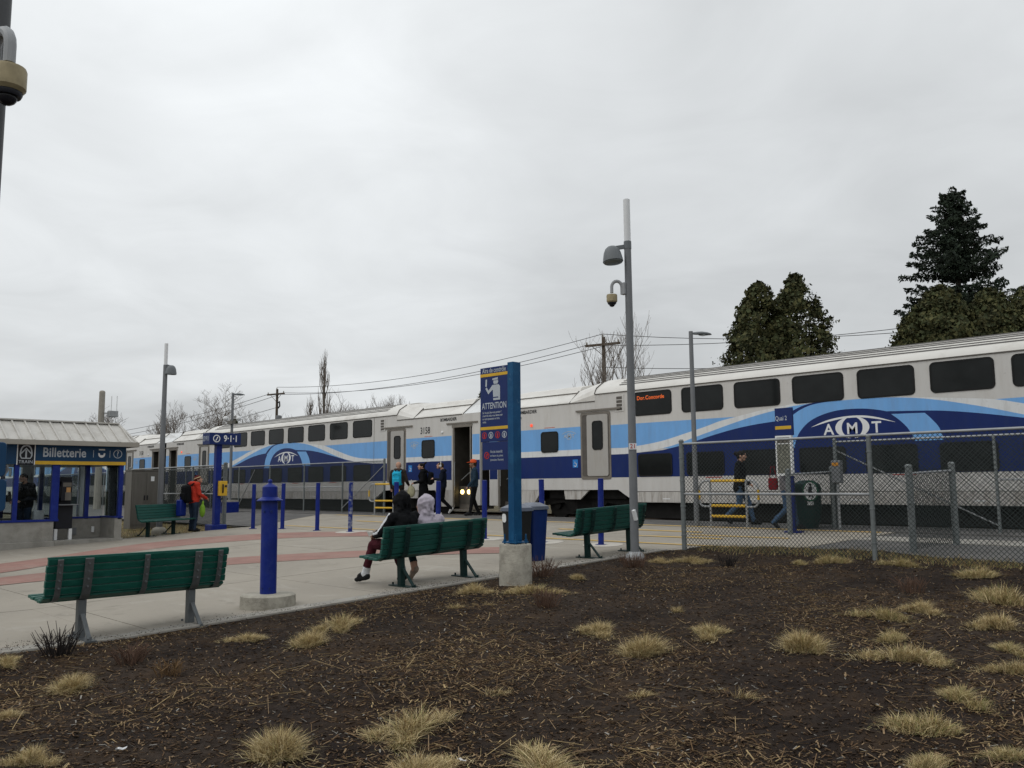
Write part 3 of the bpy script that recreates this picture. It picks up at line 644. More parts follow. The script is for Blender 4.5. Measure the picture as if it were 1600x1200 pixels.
    def paint(name, m_, y, *polys):
        for pl in polys:
            q = MB(); q.flat(pl, P(y)); q.build(name, m_, t, smooth=None)
    for m in (0, 1):
        f = (lambda a: L-a) if m else (lambda a: a)
        for e0_, e1_ in ((1.45, 4.0), (0.02, 0.38)):
            r_ = lambda z0, z1: [(f(e0_),z0),(f(e1_),z0),(f(e1_),z1),(f(e0_),z1)]
            paint('light_blue_band', M_ltblue, -.002, r_(2.55, 3.23)); paint('white_band', M_lwhite, -.0022, r_(2.37, 2.55)); paint('dark_blue_band', M_dkblue, -.0024, r_(1.71, 2.37))
    paint('light_blue_band', M_ltblue, -.002, [(5.1,2.55)] + rel(S(wl_up)) + [(5.1,3.21)], rel([(3.0,3.19)]) + rel(S(wr_up))[4:] + [(19.9,2.55),(19.9,3.21)])
    paint('white_band', M_lwhite, -.0026, [(5.1,2.54)] + rel(S(wl_up)) + rel([(-2.4,3.3),(-1.4,3.42)]) + list(reversed(rel(S(wl_lo)))) + [(5.1,2.365)],
          rel([(0.9,3.41)]) + rel(S(wr_up)) + [(19.9,2.55),(19.9,2.365)] + rel([(6.4,2.38),(5.5,2.45)]) + list(reversed(rel(S(h_r))[8:])))
    paint('dark_blue_band', M_dkblue, -.0030, [(5.1,1.71),(19.9,1.71),(19.9,2.366)] + list(reversed(rel([(-6.6,2.364),(-5.96,2.395)] + S(dk_l) + [(-0.5,3.12)] + S(dk_r) + [(5.5,2.45),(6.4,2.38)]))) + [(5.1,2.364)])
    # light blue hill over the dark band
    paint('hill_band', M_ltblue, -.0034, rel(list(reversed(S(wl_lo)[8:])) + S(dk_l)[2:] + [(-1.45,2.75),(-0.4,3.02),(0.75,3.09)] + S(dk_r)[1:] + list(reversed(S(h_r)))))
    # dark fill, crescent, ring, oval
    mb = MB()
    cres = S([(-1.80,3.0),(-1.62,3.15),(-1.40,3.27),(-1.15,3.36),(-0.85,3.41),(-0.4,3.425)]); cin = S([(-0.4,3.415),(-0.85,3.375),(-1.12,3.31),(-1.34,3.21),(-1.52,3.09),(-1.66,2.98),(-1.8,2.78),(-1.92,2.5)])
    mb.flat(rel([(-2.0,2.4),(-1.95,3.01)] + cres + cin), d(-.0040))
    mb.build('crescent', M_dkblue, t, smooth=None)
    mb = MB(); ring = S([(-2.0+.12,2.36),(-1.80,2.72),(-1.62,2.98),(-1.40,3.16),(-1.1,3.28),(-0.7,3.37),(0.2,3.40)])
    mb.flat(rel(ring + [(0.9,3.10),(0.2,3.16),(-0.3,3.17),(-0.8,3.08),(-1.15,2.90),(-1.36,2.60),(-1.42,2.36)]), d(-.0046))
    para = S([(0.90,3.02),(1.10,2.85),(1.26,2.66),(1.38,2.40)]) + S([(1.98,2.40),(1.90,2.66),(1.76,2.85),(1.62,3.0)])
    mb.flat(rel(para), d(-.0046)); mb.build('ring_band', M_ltblue, t, smooth=None)
    mb = MB(); ov = S([(-1.45,2.3),(-1.38,2.56),(-1.24,2.78),(-1.0,2.98),(-0.65,3.12),(-0.25,3.19),(0.2,3.19),(0.53,3.15),(0.81,3.085)])
    mb.flat(rel(ov + [(1.2,2.7),(1.4,2.3)]), d(-.0043)); 
    mb.build('oval', M_dkblue, t, smooth=None)
    mb = MB(); ov2 = rel(ov + [(0.9,2.98),(1.05,2.82),(1.25,2.58),(1.36,2.3)]); mb.flat(ov2, d(-.0050)); mb.build('oval', M_dkblue, t, smooth=None)
    # AMT emblem
    mb = MB(); y = -.0056
    add_text(mb, 'A', (xc-.56, y, 2.735), 0.36, bold=.018); add_text(mb, 'M', (xc+.0, y, 2.735), 0.36, bold=.018); add_text(mb, 'T', (xc+.56, y, 2.735), 0.36, bold=.018)
    for sgn in (-1, 1):
        arc = [(sgn*(0.40*math.cos(R(a))), 2.77+0.25*math.sin(R(a))) for a in range(-80, 81, 10)]
        arc2 = [(sgn*(0.245*math.cos(R(a))), 2.77+0.245*math.sin(R(a))) for a in range(80, -81, -10)]
        mb.flat(rel(arc+arc2), d(y))
    br = S([(-0.98,2.83),(-0.62,2.96),(-0.2,3.03),(0.25,3.03),(0.62,2.96),(0.98,2.84)]); br2 = S([(0.98,2.836),(0.6,2.925),(0.22,2.985),(-0.2,2.985),(-0.6,2.92),(-0.98,2.825)])
    mb.flat(rel(br+br2), d(y-.0004)); mb.build('emblem', M_white, t, smooth=None)
    # --- windows
    for xw in wins:
        w = inst('window', WUP[0], t, (xw, 0.0, 3.745)); inst('pane', WUP[1], w)
    for xw in lows:
        w = inst('window', WLO[0], t, (xw, -0.007, 2.035)); inst('pane', WLO[1], w)
    # number and stickers
    if number:
        mb = MB(); add_text(mb, number, (L-2.9, -.004, 3.47), 0.33, bold=.016, sx=0.85); mb.build('coach_number', M_blacklet, t, smooth=None)
    for xx in (8.5, 13.3, 16.2):
        mb = MB(); mb.box(xx-.25, xx+.25, -.0035, 0, 1.665, 1.685); mb.build('sticker', M_redlet, t, smooth=None)
    for xx in (7.0, 9.6, 12.2, 14.8, 17.4):
        mb = MB(); mb.box(xx-.12, xx+.12, -.016, -.012, 1.10, 1.125); mb.build('jacking_mark', M_white, t, smooth=None)
    if led:
        mb = MB(); add_text(mb, 'Dor.Concorde', (wins[0]-.06, -.0105, 3.905), 0.155, bold=.008, sx=0.95, spacing=1.05); mb.build('led_display', M_led, t, smooth=None)
    # gangway towards the neighbour on the right and the left
    for xx in (-0.225, L):
        mb = MB()
        for k in range(3): mb.box(xx+.0+k*.075, xx+.06+k*.075, 0.45, 2.55, 1.0, 4.0)
        mb.build('gangway_bellows', M_bell, t, smooth=None)
    return t
# step lamps and inner panel shown in the open doorway of coach 3158
c1 = coach('nearest double-deck coach, white with blue wave livery, filling the right side', -20.8, [5.97+.64+1.6*k for k in range(9)], [6.65+1.6*k for k in range(8)], 12.2, led=True)
c2 = coach('double-deck coach numbered 3158 with its end door open', -46.25, [25-6.13-.645-1.65*k for k in range(8)], [25-6.17-.6-1.65*k for k in range(8)], 12.51, number='3158')
for xx in (23.78, 24.12):
    mb = MB(); mb.lathe([(0.075,0),(0.075,0.03),(0.05,0.045)], n=16); o = mb.build('step_lamp', M_lamp_on, c2, (xx, 0.30, 1.30)); o.rotation_euler.x = R(90)
mb = MB(); mb.box(23.62, 24.58, 0.30, 0.318, 0.90, 1.50); mb.build('step_panel', M_cabinet, c2, smooth=None)
for nm, xx in (('third coach of the train, left of coach 3158, partly behind the ticket office', -71.7), ('farthest visible coach of the train, behind the ticket office', -97.15)):
    c = copy_tree(c2); c.location.x = xx; c['label'] = nm
# ================================================================== BENCHES
BOLT = {}
def bench(label, loc, rz, strap, post, slat=None):
    slat = slat or M_bench2
    t = thing('park_bench', label, 'bench', loc, rz, 'green slatted benches')
    L = 1.94
    if post.name not in BOLT:
        q = MB(); q.cyl((0,0,0),(0,.034,0),.011,n=8); BOLT[post.name] = q.mesh('bolt', post)
    prof = []                       # slat centres (y, z, tilt)
    for k in range(4): prof.append((0.47-0.105*k, 0.44-0.008*k, 0.0))
    prof.append((0.065, 0.445, -0.5))
    for k in range(5): prof.append((0.012-0.018*k, 0.525+0.078*k, R(-78)))
    random.seed(len(label))
    for i, (y, z, a) in enumerate(prof):
        mb = MB(); w = 0.098 if i < 5 else 0.0752
        jig = random.uniform(-.006, .006)
        mb.cbox((jig, y, z), (L, w, 0.036 if i < 5 else 0.046), rot=Matrix.Rotation(a, 3, 'X')); mb.build('slat', slat, t, smooth=None, bevel=0.0085)
    mb = MB(); mb.box(-L/2, L/2, -0.085, -0.045, 0.863, 0.885); mb.build('top_rail', slat, t, smooth=None, bevel=0.006)
    for k, xx in enumerate((-0.86, -0.58, 0.02, 0.60, 0.86)):
        mb = MB(); w = 0.085 if k in (1, 3) else 0.055
        path = [(-0.112,0.86),(-0.092,0.70),(-0.060,0.55),(-0.034,0.48),(0.02,0.425),(0.10,0.412),(0.46,0.416)]
        for (y0, z0), (y1, z1) in zip(path[:-1], path[1:]):
            mb.bar((xx,y0,z0),(xx,y1,z1), w, 0.008, up=(1,0,0)) if False else mb.add([(xx-w/2,y0,z0),(xx+w/2,y0,z0),(xx+w/2,y1,z1),(xx-w/2,y1,z1),(xx-w/2,y0-.008,z0-.006),(xx+w/2,y0-.008,z0-.006),(xx+w/2,y1-.008,z1-.006),(xx-w/2,y1-.008,z1-.006)],[(0,1,2,3),(7,6,5,4),(0,4,5,1),(1,5,6,2),(2,6,7,3),(3,7,4,0)])
        s = mb.build('strap', strap, t, smooth=None)
        for z in (0.56, 0.64, 0.72, 0.80): inst('bolt', BOLT[post.name], s, (xx, -0.096-(z-.56)*.12, z))
    for xx in (-0.58, 0.60):
        z0 = -0.04
        mb = MB(); mb.box(xx-.04, xx+.04, 0.03, 0.11, z0, 0.41); mb.bar((xx,0.02,0.26),(xx,-0.20,0.02),0.045,0.02) ; mb.build('leg', post, t, smooth=None, bevel=0.004)
        mb = MB(); mb.box(xx-.05, xx+.05, -0.27, 0.30, 0.0, 0.016)
        for yy in (-0.23, 0.26): mb.cyl((xx,yy,0),(xx,yy,0.05),0.013,n=8)
        mb.build('base_plate', post, t, smooth=None)
    t.scale = (.965, 1, .94)
    return t
M_bsteelpost = mat('bench_post_steel', (0.115, 0.125, 0.13), 0.5, 0.3, var=0.15, scale=14)
bench('green bench with grey steel straps, nearest, at the lower left', (-9.36, 3.73, 0.005), R(90), M_benchsteel, M_bsteelpost, M_bench)
b = bench('green bench with two hooded people sitting on it', (-9.56, 7.93, gz(7.93)), R(90), M_benchdark, M_benchdark); b.rotation_euler.y = 0
b2 = bench('empty green bench standing behind the tall lamp post', (-9.5, 11.78, gz(11.78)), R(90), M_benchdark, M_benchdark)
bench('green bench on the far pavement edge beside the person in red', (-23.70, 9.87, gz(9.9)), R(-57), M_benchdark, M_benchdark)
for ob in (b, b2):    # the plaza rises along the bench
    ob.rotation_mode = 'XYZ'; ob.rotation_euler = (0, R(-2.1), R(90)); 

# ================================================================== BOLLARDS
def bollard_mesh(mt):
    mb = MB(); mb.cyl((0,0,-.05),(0,0,1.245),0.0555,n=20); mb.lathe([(0.0555,1.245),(0.058,1.25),(0.056,1.268),(0.03,1.274)],n=20)
    return mb.mesh('post', mt)
mb = MB(); mb.lathe([(0.11,0.0),(0.11,0.012),(0.06,0.014),(0.058,0.03)], n=20); BPL = mb.mesh('base_plate', M_blue)
BM, BMC = bollard_mesh(M_blue), bollard_mesh(M_bluechip)
mb = MB(); mb.prism(rrect(-.36,.36,-.36,.36,.25), lambda a, b, d: (a, b, d), 0.0, 0.006); BPATCH = mb.mesh('concrete_patch', mat('patch_concrete', (0.46,0.43,0.38), 0.9, var=0.12, scale=3))
bl = [(-23.13,12.35,'leftmost blue bollard, between the emergency phone and the wide blue post',1),(-22.1,12.7,'blue bollard just right of the wide blue post',1),(-20.37,12.75,'upright blue bollard between the wide blue post and the chipped bollard',1),
      (-18.95,12.84,'chipped blue and white bollard with most paint worn off',0),(-16.64,12.6,'blue bollard in front of the person with the cyan backpack',1),(-15.43,12.84,'blue bollard in front of the person holding a phone',1),
      (-13.97,12.94,'blue bollard in front of the person in the orange cap',1),(-12.24,12.95,'blue bollard right behind the blue bin',1),(-10.79,13.05,'blue bollard behind the bench by the lamp post',1)]
for x, y, lb, k in bl:
    t = thing('bollard', lb, 'bollard', (x, y, gz(y)), 0, 'row of blue bollards across the plaza')
    p_ = inst('post', BM if k else BMC, t); p_.rotation_euler = (R(random.uniform(-.8,.8)), R(random.uniform(-.6,1.2)), random.uniform(0,6)); inst('base_plate', BPL, t)
    if x in (-10.79, -12.24, -18.95, -13.97): q = inst('concrete_patch', BPATCH, t, (0.05, 0, 0.003)); q.rotation_euler = (R(2.1), 0, 0.3)

# wide blue post on a round concrete base
t = thing('blue_post', 'wide blue cylindrical post with flared cap on round concrete base', 'post', (-9.71, 5.41, gz(5.41)))
mb = MB(); mb.lathe([(0.325,-.05),(0.33,0.0),(0.325,0.135),(0.30,0.15),(0.02,0.152)], n=36); mb.build('base', M_block, t)
mb = MB(); mb.cyl((0,0,.14),(0,0,1.32),0.098,n=32); sh = mb.build('shaft', M_blue, t); sh.rotation_euler.y = R(-.7)
mb = MB(); mb.lathe([(0.098,1.275),(0.158,1.265),(0.158,1.275),(0.095,1.315),(0.092,1.30)], n=32); o = mb.build('collar', M_blue, t); o.rotation_euler.y = R(-.7)
mb = MB(); mb.lathe([(0.091,1.31),(0.091,1.435),(0.08,1.448),(0.03,1.475),(0.02,1.49)], n=32); o = mb.build('cap', M_blue, t); o.rotation_euler.y = R(-.7)
mb = MB(); mb.ell((0,0,1.505),(0.028,0.028,0.028)); o = mb.build('knob', M_blue, t); o.rotation_euler.y = R(-.7)
for an in (-75, -20, 200):
    mb = MB(); c, s_ = math.cos(R(an)), math.sin(R(an)); mb.cyl((0.094*c,.094*s_,1.14),(0.107*c,.107*s_,1.14),0.013,n=8); mb.cyl((0.094*c,.094*s_,.22),(0.105*c,.105*s_,.22),0.010,n=8); mb.build('bolt', M_signblue, t)

# ================================================================== CONTROL-AREA SIGN
t = thing('control_sign', 'tall blue sign on concrete block reading Aire de contrôle', 'sign', (-8.3, 8.25, gz(8.25)))
Z = -gz(8.25)
mb = MB(); mb.lathe([(0.222,-.15),(0.220,0.0),(0.214,0.535),(0.205,0.55),(0.02,0.553)], n=40); mb.build('concrete_base', M_block, t)
mb = MB(); mb.box(-.13,.13,-.12,.12,.565,.585); o = mb.build('base_plate', M_teal, t, smooth=None)
for sx_ in (-1,1):
    for sy_ in (-1,1):
        mb = MB(); mb.cyl((sx_*.105,sy_*.095,.55),(sx_*.105,sy_*.095,.68),0.012,n=8); mb.cyl((sx_*.105,sy_*.095,.585),(sx_*.105,sy_*.095,.61),0.022,n=6); mb.build('anchor_bolt', M_teal, t)
mb = MB(); mb.box(-.055,.055,-.075,.075,.585,3.0); mb.build('post', M_teal, t, smooth=None, bevel=0.006)
def panel(x0, x1, z0, z1, nm):
    mb = MB(); mb.box(x0, x1, -.055, -.02, z0, z1); return mb.build(nm, M_signblue, t, smooth=None, bevel=0.003)
pa = panel(-.62,-.057,1.93,2.97,'sign_panel'); pb = panel(-.585,-.057,1.54,1.925,'lower_panel')
H0, DH = 2.97, 1.04; cx = -.338; yy = -.0575
zf = lambda f_: H0-DH*f_
mb = MB(); add_text(mb, 'Aire de contrôle', (cx, yy, zf(.045)), 0.095, bold=.012, sx=.74); mb.build('lettering', M_greylet, pa, smooth=None)
for fa, fb in ((.085,.125),(.80,.84)):
    mb = MB(); mb.box(-.619,-.058,-.058,-.0552,zf(fb),zf(fa)); mb.build('yellow_stripe', M_yellow, pa, smooth=None)
mb = MB(); pf = P(yy); m_ = lambda pts: [(cx+.02+a, zf(.45)+b) for a, b in pts]
mb.flat(m_([(-.035,0),(.10,0),(.10,.19),(.07,.215),(-.05,.215),(-.13,.14),(-.17,.19),(-.195,.17),(-.135,.09),(-.045,.15)]), pf); mb.flat(m_([(-.02,.225),(.05,.225),(.065,.25),(.06,.275),(-.03,.275),(-.035,.25)]), pf)
mb.flat(m_([(-.055,.282),(.055,.282),(.06,.315),(-.05,.305)]), pf); mb.flat(m_([(-.195,.20),(-.165,.20),(-.16,.30),(-.19,.30)]), pf); mb.build('pictogram', M_greylet, pa, smooth=None)
mb = MB(); mb.box(cx-.02, cx+.085, yy-.001, yy-.0008, zf(.45)+.03, zf(.45)+.045); mb.build('pictogram_line', M_signblue, pa, smooth=None)
mb = MB(); add_text(mb, 'ATTENTION', (cx, yy, zf(.525)), 0.122, bold=.014, sx=.72); mb.build('lettering', M_greylet, pa, smooth=None)
for k, s_ in enumerate(('Sur le quai, êtes-vous porteur ?', 'à bord du train, vous devez avoir', 'en votre possession un titre', 'valide.')):
    mb = MB(); add_text(mb, s_, (cx-.235, yy, zf(.61+.042*k)), 0.043, bold=.012, sx=.70, align='LEFT'); mb.build('lettering', M_greylet, pa, smooth=None)
for k, (mt_, sy) in enumerate(((M_redlet,'a'),(mat('green_pictogram',(0.02,0.16,0.09),.6),'b'),(M_redlet,'c'),(MATS['green_pictogram'],'d'))):
    mb = MB(); q = cx-.20+.133*k; ring_flat(mb, pf, (q, zf(.915)), .047, .037, 20); mb.flat([(q-.012,zf(.915)-.03),(q+.012,zf(.915)-.03),(q+.014,zf(.915)+.012),(q,zf(.915)+.03),(q-.014,zf(.915)+.012)], pf)
    mb.build('small_pictogram', mt_ if k % 2 == 0 else M_greylet, pa, smooth=None)
mb = MB(); ring_flat(mb, pf, (-.49,1.74), .05, .038, 20); mb.flat([(-.525,1.70),(-.515,1.69),(-.455,1.775),(-.465,1.785)], pf); mb.flat([(-.52,1.735),(-.50,1.76),(-.48,1.735),(-.46,1.76),(-.46,1.75),(-.48,1.725),(-.50,1.75)], pf); mb.build('no_entry_pictogram', M_redlet, pb, smooth=None)
for k, (s_, z_) in enumerate((('Accès interdit',.055),('en heure de pointe',.042),("(consulter l'horaire)",.042))):
    mb = MB(); add_text(mb, s_, (-.42, yy, 1.79-.056*k), z_, bold=.008, sx=.78, align='LEFT'); mb.build('lettering', M_greylet, pb, smooth=None)

# two bins behind the sign
M_binblack = mat('black_plastic', (0.016,0.0165,0.017), 0.5, var=0.15, scale=5); M_binblue = mat('blue_plastic', (0.006,0.022,0.115), 0.45, var=0.15, scale=5); M_binlid = mat('grey_lid', (0.10,0.115,0.15), 0.3, var=0.15, scale=5)
def bin_(name, label, loc, rz, mt, lid, sticker=False):
    t = thing(name, label, 'bin', loc, rz, 'bins behind the control sign')
    mb = MB(); a, b2_ = rrect(-.15,.15,-.15,.15,.05,3), rrect(-.19,.19,-.19,.19,.05,3); n = len(a)
    mb.add([(x,y,0.0) for x,y in a]+[(x,y,.84) for x,y in b2_], [(i,(i+1)%n,n+(i+1)%n,n+i) for i in range(n)]+[tuple(range(n)),tuple(range(n,2*n))]); mb.build('body', mt, t)
    mb = MB(); c_ = rrect(-.21,.21,-.21,.21,.05,3); d_ = rrect(-.20,.20,-.20,.20,.05,3); e_ = rrect(-.10,.10,-.10,.10,.05,3)
    mb.add([(x,y,.84) for x,y in c_]+[(x,y,.895) for x,y in d_]+[(x,y,.955) for x,y in e_], [(i,(i+1)%n,n+(i+1)%n,n+i) for i in range(n)]+[(n+i,n+(i+1)%n,2*n+(i+1)%n,2*n+i) for i in range(n)]+[tuple(range(n)),tuple(range(2*n,3*n))]); mb.build('lid', lid, t)
    if sticker:
        mb = MB(); mb.prism(rrect(-.15,-.06,.66,.80,.04), lambda x,z,d: (x, -.15-.04*z/.84+d, z), -.004, -.006); mb.build('sticker', M_white, t, smooth=None)
bin_('waste_bin', 'black tapered waste bin with white sticker behind the control sign', (-10.12,10.10,gz(10.1)), 0, M_binblack, M_binlid, True)
bin_('recycling_bin', 'dark blue bin next to the black bin behind the control sign', (-10.17,10.53,gz(10.5)), 0, M_binblue, M_binlid)

# ================================================================== LAMP POSTS
M_ant = mat('white_antenna', (0.66,0.67,0.68), 0.5, var=0.05); M_ptz = mat('camera_beige', (0.30,0.25,0.15), 0.5, var=0.2, scale=14); M_ptzarm = mat('camera_arm_grey', (0.30,0.31,0.32), 0.5, var=0.1); M_domedk = mat('camera_dome', (0.02,0.02,0.025), 0.1)
M_lens = mat('lamp_lens', (0.12,0.14,0.14), 0.3)
def ptz(t, base, d, s=1.0):
    """dome camera on a curved arm; base on the pole, d horizontal direction"""
    b_ = Vector(base); d = Vector((d[0], d[1], 0)).normalized(); Zv = Vector((0,0,1))
    mb = MB(); mb.cbox(b_+d*.035, (.09,.09,.20)); mb.build('camera_bracket', M_ptzarm, t, smooth=None, bevel=.006)
    pts = [b_+d*(.05)+Zv*-.02]
    for k in range(9):
        a = PI*k/8; pts.append(b_ + d*(.07+.085*(1-math.cos(a))) + Zv*(.03+.10*math.sin(a)))
    pts.append(b_+d*.24+Zv*-.07)
    mb = MB(); mb.tube(pts, .028*s, 10); mb.build('camera_arm', M_ptzarm, t)
    c = b_+d*.24
    mb = MB(); mb.lathe([(.04,-.09),(.085,-.10),(.09,-.115),(.09,-.215),(.075,-.235)], c=c, n=20); h = mb.build('camera_housing', M_ptz, t)
    mb = MB(); mb.lathe([(.072,-.233),(.074,-.245),(.066,-.262)], c=c, n=20); mb.build('camera_ring', M_black, t)
    mb = MB(); mb.ell(c+Zv*-.262, (.052,.052,.048)); mb.build('camera_dome', M_domedk, t)
def dome(t, pole, z, d, s=1.0, arm=.27):
    d = Vector((d[0], d[1], 0)).normalized(); p_ = Vector((pole[0], pole[1], z)); c = p_+d*arm
    mb = MB(); mb.bar(p_, c+Vector((0,0,-.04)), .035, .07); mb.build('lamp_arm', M_lampgrey, t, smooth=None, bevel=.005)
    mb = MB(); mb.lathe([(.03,.0),(.07,-.01),(.115,-.05),(.145,-.12),(.165,-.22),(.172,-.27),(.168,-.275),(.155,-.275)], c=(0,0,0), n=24)
    o = mb.build('lamp_shade', M_lampgrey, t, tuple(c)); o.scale = (s,)*3; o.rotation_euler = (0, R(8)*d.x, R(0))
    mb = MB(); mb.lathe([(.16,-.268),(.155,-.29),(.10,-.30)], n=24); o2 = mb.build('lamp_lens', M_lens, t, tuple(c)); o2.scale = (s,)*3; o2.rotation_euler = o.rotation_euler
t = thing('lamp_post', 'tall grey lamp post with dome lamp, white antenna and camera, beside the bench', 'lamp post', (-8.69,11.36,gz(11.36)), 0, 'grey lamp posts')
g_ = gz(11.36)
mb = MB(); mb.cyl((0,0,0),(0,0,5.57-g_),.070,.058,n=20); sh = mb.build('pole', M_pole, t)
mb = MB(); mb.lathe([(.16,-.1),(.16,0.03),(.15,.08),(.10,.13),(.072,.135)], n=24); mb.build('base', M_steel, t)
mb = MB(); mb.cyl((0,0,5.57-g_),(0,0,6.3-g_),.056,n=20); mb.build('antenna', M_ant, t)
mb = MB(); mb.lathe([(.064,5.44-g_),(.064,5.57-g_),(.056,5.575-g_)], n=20); mb.build('collar', M_lampgrey, t)
dome(t, (0,0), 5.49-g_, (-.70,-.71)); ptz(t, (-.03,-.03,4.76-g_), (-.70,-.71))
mb = MB(); x_ = Vector((.70,.71,0)); n_ = Vector((.71,-.70,0)); o_ = n_*.072 + Vector((0,0,2.12-g_))
qq = [o_+x_*a+Vector((0,0,b_)) for a, b_ in ((-.065,-.05),(.06,-.05),(.06,.05),(-.065,.05))]; mb.add(qq+[q+n_*-.02 for q in qq], [(0,1,2,3),(4,7,6,5),(0,4,5,1),(1,5,6,2),(2,6,7,3),(3,7,4,0)]); st_ = mb.build('number_plate', M_white, t, smooth=None)
mb = MB(); add_text(mb, '21', o_+n_*.002, .10, xd=x_, bold=.01); mb.build('lettering', M_redlet, st_, smooth=None)
mb = MB(); mb.cbox(Vector((0,0,.72))+n_*.09, (.05,.05,.17), rot=Matrix.Rotation(R(20),3,'X')); mb.build('tag_box', M_white, t, smooth=None)

t = thing('lamp_post', 'grey lamp post with dome lamp and white antenna behind the far bench', 'lamp post', (-24.78,10.33,gz(10.3)), 0, 'grey lamp posts'); g_ = gz(10.3)
mb = MB(); mb.cyl((0,0,0),(0,0,5.07-g_),.085,.06,n=20); o = mb.build('pole', M_pole, t)
mb = MB(); mb.lathe([(.21,-.1),(.21,.05),(.17,.12),(.09,.16)], n=24); mb.build('base', M_block, t)
mb = MB(); mb.cyl((0,0,5.07-g_),(0,0,5.7-g_),.05,n=16); mb.build('antenna', M_ant, t)
dome(t, (0,0), 5.06-g_, (.70,.71), .95, .17)

def cobra(label, loc, h, d, cams=False, bluebase=False):
    t = thing('lamp_post', label, 'lamp post', loc, 0, 'grey lamp posts'); d = Vector((d[0],d[1],0)).normalized()
    mb = MB(); mb.cyl((0,0,-.1),(0,0,h),.065,.05,n=16); mb.build('pole', M_pole, t)
    s_ = Vector((-d.y, d.x, 0)); mb = MB(); n = 9
    rows = [(.0,.03,.035,.0),(.10,.06,.05,.0),(.22,.105,.055,.0),(.36,.11,.045,-.01),(.44,.08,.03,-.02),(.47,.02,.012,-.025)]
    vs = []
    for dist, w, th, dz in rows:
        for k in range(n):
            a = 2*PI*k/n; vs.append(d*(dist+.03) + s_*(w*math.cos(a)) + Vector((0,0,h-.06+dz+th*math.sin(a)*(1 if math.sin(a) > 0 else .5))))
    mb.add(vs, [(i*n+j, i*n+(j+1)%n, (i+1)*n+(j+1)%n, (i+1)*n+j) for i in range(5) for j in range(n)]+[tuple(range(n)), tuple(range(5*n,6*n))]); mb.build('lamp_head', M_lampgrey, t)
    mb = MB(); mb.cbox(d*.30+Vector((0,0,h-.095)), (.16,.16,.012)); mb.build('lamp_lens', M_lens, t, smooth=None)
    if cams:
        for dd, zz in (((-.7,-.7),1.05),((.7,.7),1.05)):
            v = Vector((dd[0],dd[1],0)); mb = MB(); mb.bar(Vector((0,0,h-zz)), v*.25+Vector((0,0,h-zz)), .03,.03); mb.ell(v*.28+Vector((0,0,h-zz-.02)), (.11,.11,.10)); mb.build('dome_camera', M_white, t)
        mb = MB(); mb.cbox((.12,-.1,h-1.25), (.42,.16,.14)); mb.build('box_camera', M_cabinet, t, smooth=None)
    if bluebase:
        mb = MB(); mb.box(-.28,.28,-.28,.28,-.1,.42); mb.build('blue_base', M_blue, t, smooth=None, bevel=.02); mb = MB(); mb.box(-.25,.25,-.25,.25,.42,.5); mb.build('base_cap', M_block, t, smooth=None)
cobra('grey lamp post with flat lamp head rising behind the chain link fence', (-11.55,17.5,gz(17.5)), 5.16-gz(17.5), (.70,.71))
cobra('small far lamp post with flat head and cameras above the emergency phone', (-33.85,17.0,gz(17)), 5.45-gz(17), (.70,.71), True, True)
# near pole cut by the left picture edge
t = thing('lamp_post', 'dark grey pole with dome camera cut by the left picture edge', 'lamp post', (-5.303,1.167,0), 0, 'grey lamp posts')
mb = MB(); mb.cyl((0,0,-.1),(0,0,7.0),.085,.072,n=24); mb.build('pole', mat('dark_grey_pole',(0.075,0.078,0.083),.5,var=.08), t)
mb = MB(); mb.lathe([(.19,-.1),(.19,.03),(.12,.14),(.09,.15)], n=24); mb.build('base', M_steel, t)
ptz(t, (.045,-.035,3.85), (.9,.2), 1.1)

# ================================================================== EMERGENCY PHONE
t = thing('emergency_phone', 'blue emergency phone post with 911 sign box and yellow phone', 'phone', (-24.15,11.72,gz(11.72))); g_ = gz(11.72)
mb = MB(); mb.box(-.23,.23,-.23,.23,-.05,.14); mb.build('base', M_blue, t, smooth=None, bevel=.02)
mb = MB(); mb.box(-.085,.085,-.085,.085,.14,2.76-g_); mb.build('column', M_blue, t, smooth=None, bevel=.008)
mb = MB(); mb.box(-.25,.21,-.37,.60,2.76-g_,3.10-g_); hd = mb.build('sign_box', M_signblue, t, smooth=None, bevel=.006)
zc_ = 2.93-g_
mb = MB(); add_text(mb, '9·1·1', (.2125,.28,zc_), .26, xd=(0,1,0), bold=.02, sx=.85); mb.build('lettering', M_white, hd, smooth=None)
fx = lambda a, b_: (.2125, a, b_)
mb = MB(); ring_flat(mb, fx, (-.16,zc_), .11, .085, 24); mb.build('phone_ring', M_white, hd, smooth=None)
mb = MB(); mb.flat([(-.20,zc_-.065),(-.17,zc_-.06),(-.115,zc_+.03),(-.125,zc_+.06),(-.155,zc_+.04),(-.15,zc_+.02),(-.185,zc_-.03)], fx); mb.build('phone_pictogram', M_white, hd, smooth=None)
mb = MB(); add_text(mb, '911', (.06,-.3725,zc_), .20, bold=.012, sx=.8); mb.build('lettering', M_greylet, hd, smooth=None)
fy = lambda a, b_: (a, -.3725, b_)
mb = MB(); ring_flat(mb, fy, (-.15,zc_), .075, .058, 20); mb.flat([(-.18,zc_-.05),(-.16,zc_-.045),(-.12,zc_+.02),(-.13,zc_+.045),(-.15,zc_+.03),(-.145,zc_+.01),(-.17,zc_-.02)], fy); mb.build('phone_ring', M_greylet, hd, smooth=None)
mb = MB(); mb.box(.087,.21,-.02,.22,1.27-g_,1.70-g_); yb = mb.build('phone_box', M_yellow, t, smooth=None, bevel=.012)
mb = MB(); mb.tube([(.225,.075,1.36-g_),(.245,.07,1.40-g_),(.245,.07,1.56-g_),(.225,.075,1.60-g_)], .022, 8); mb.build('handset', M_black, yb)
mb = MB(); mb.box(.21,.222,.14,.20,1.52-g_,1.58-g_); mb.build('keyhole_plate', M_black, yb, smooth=None)
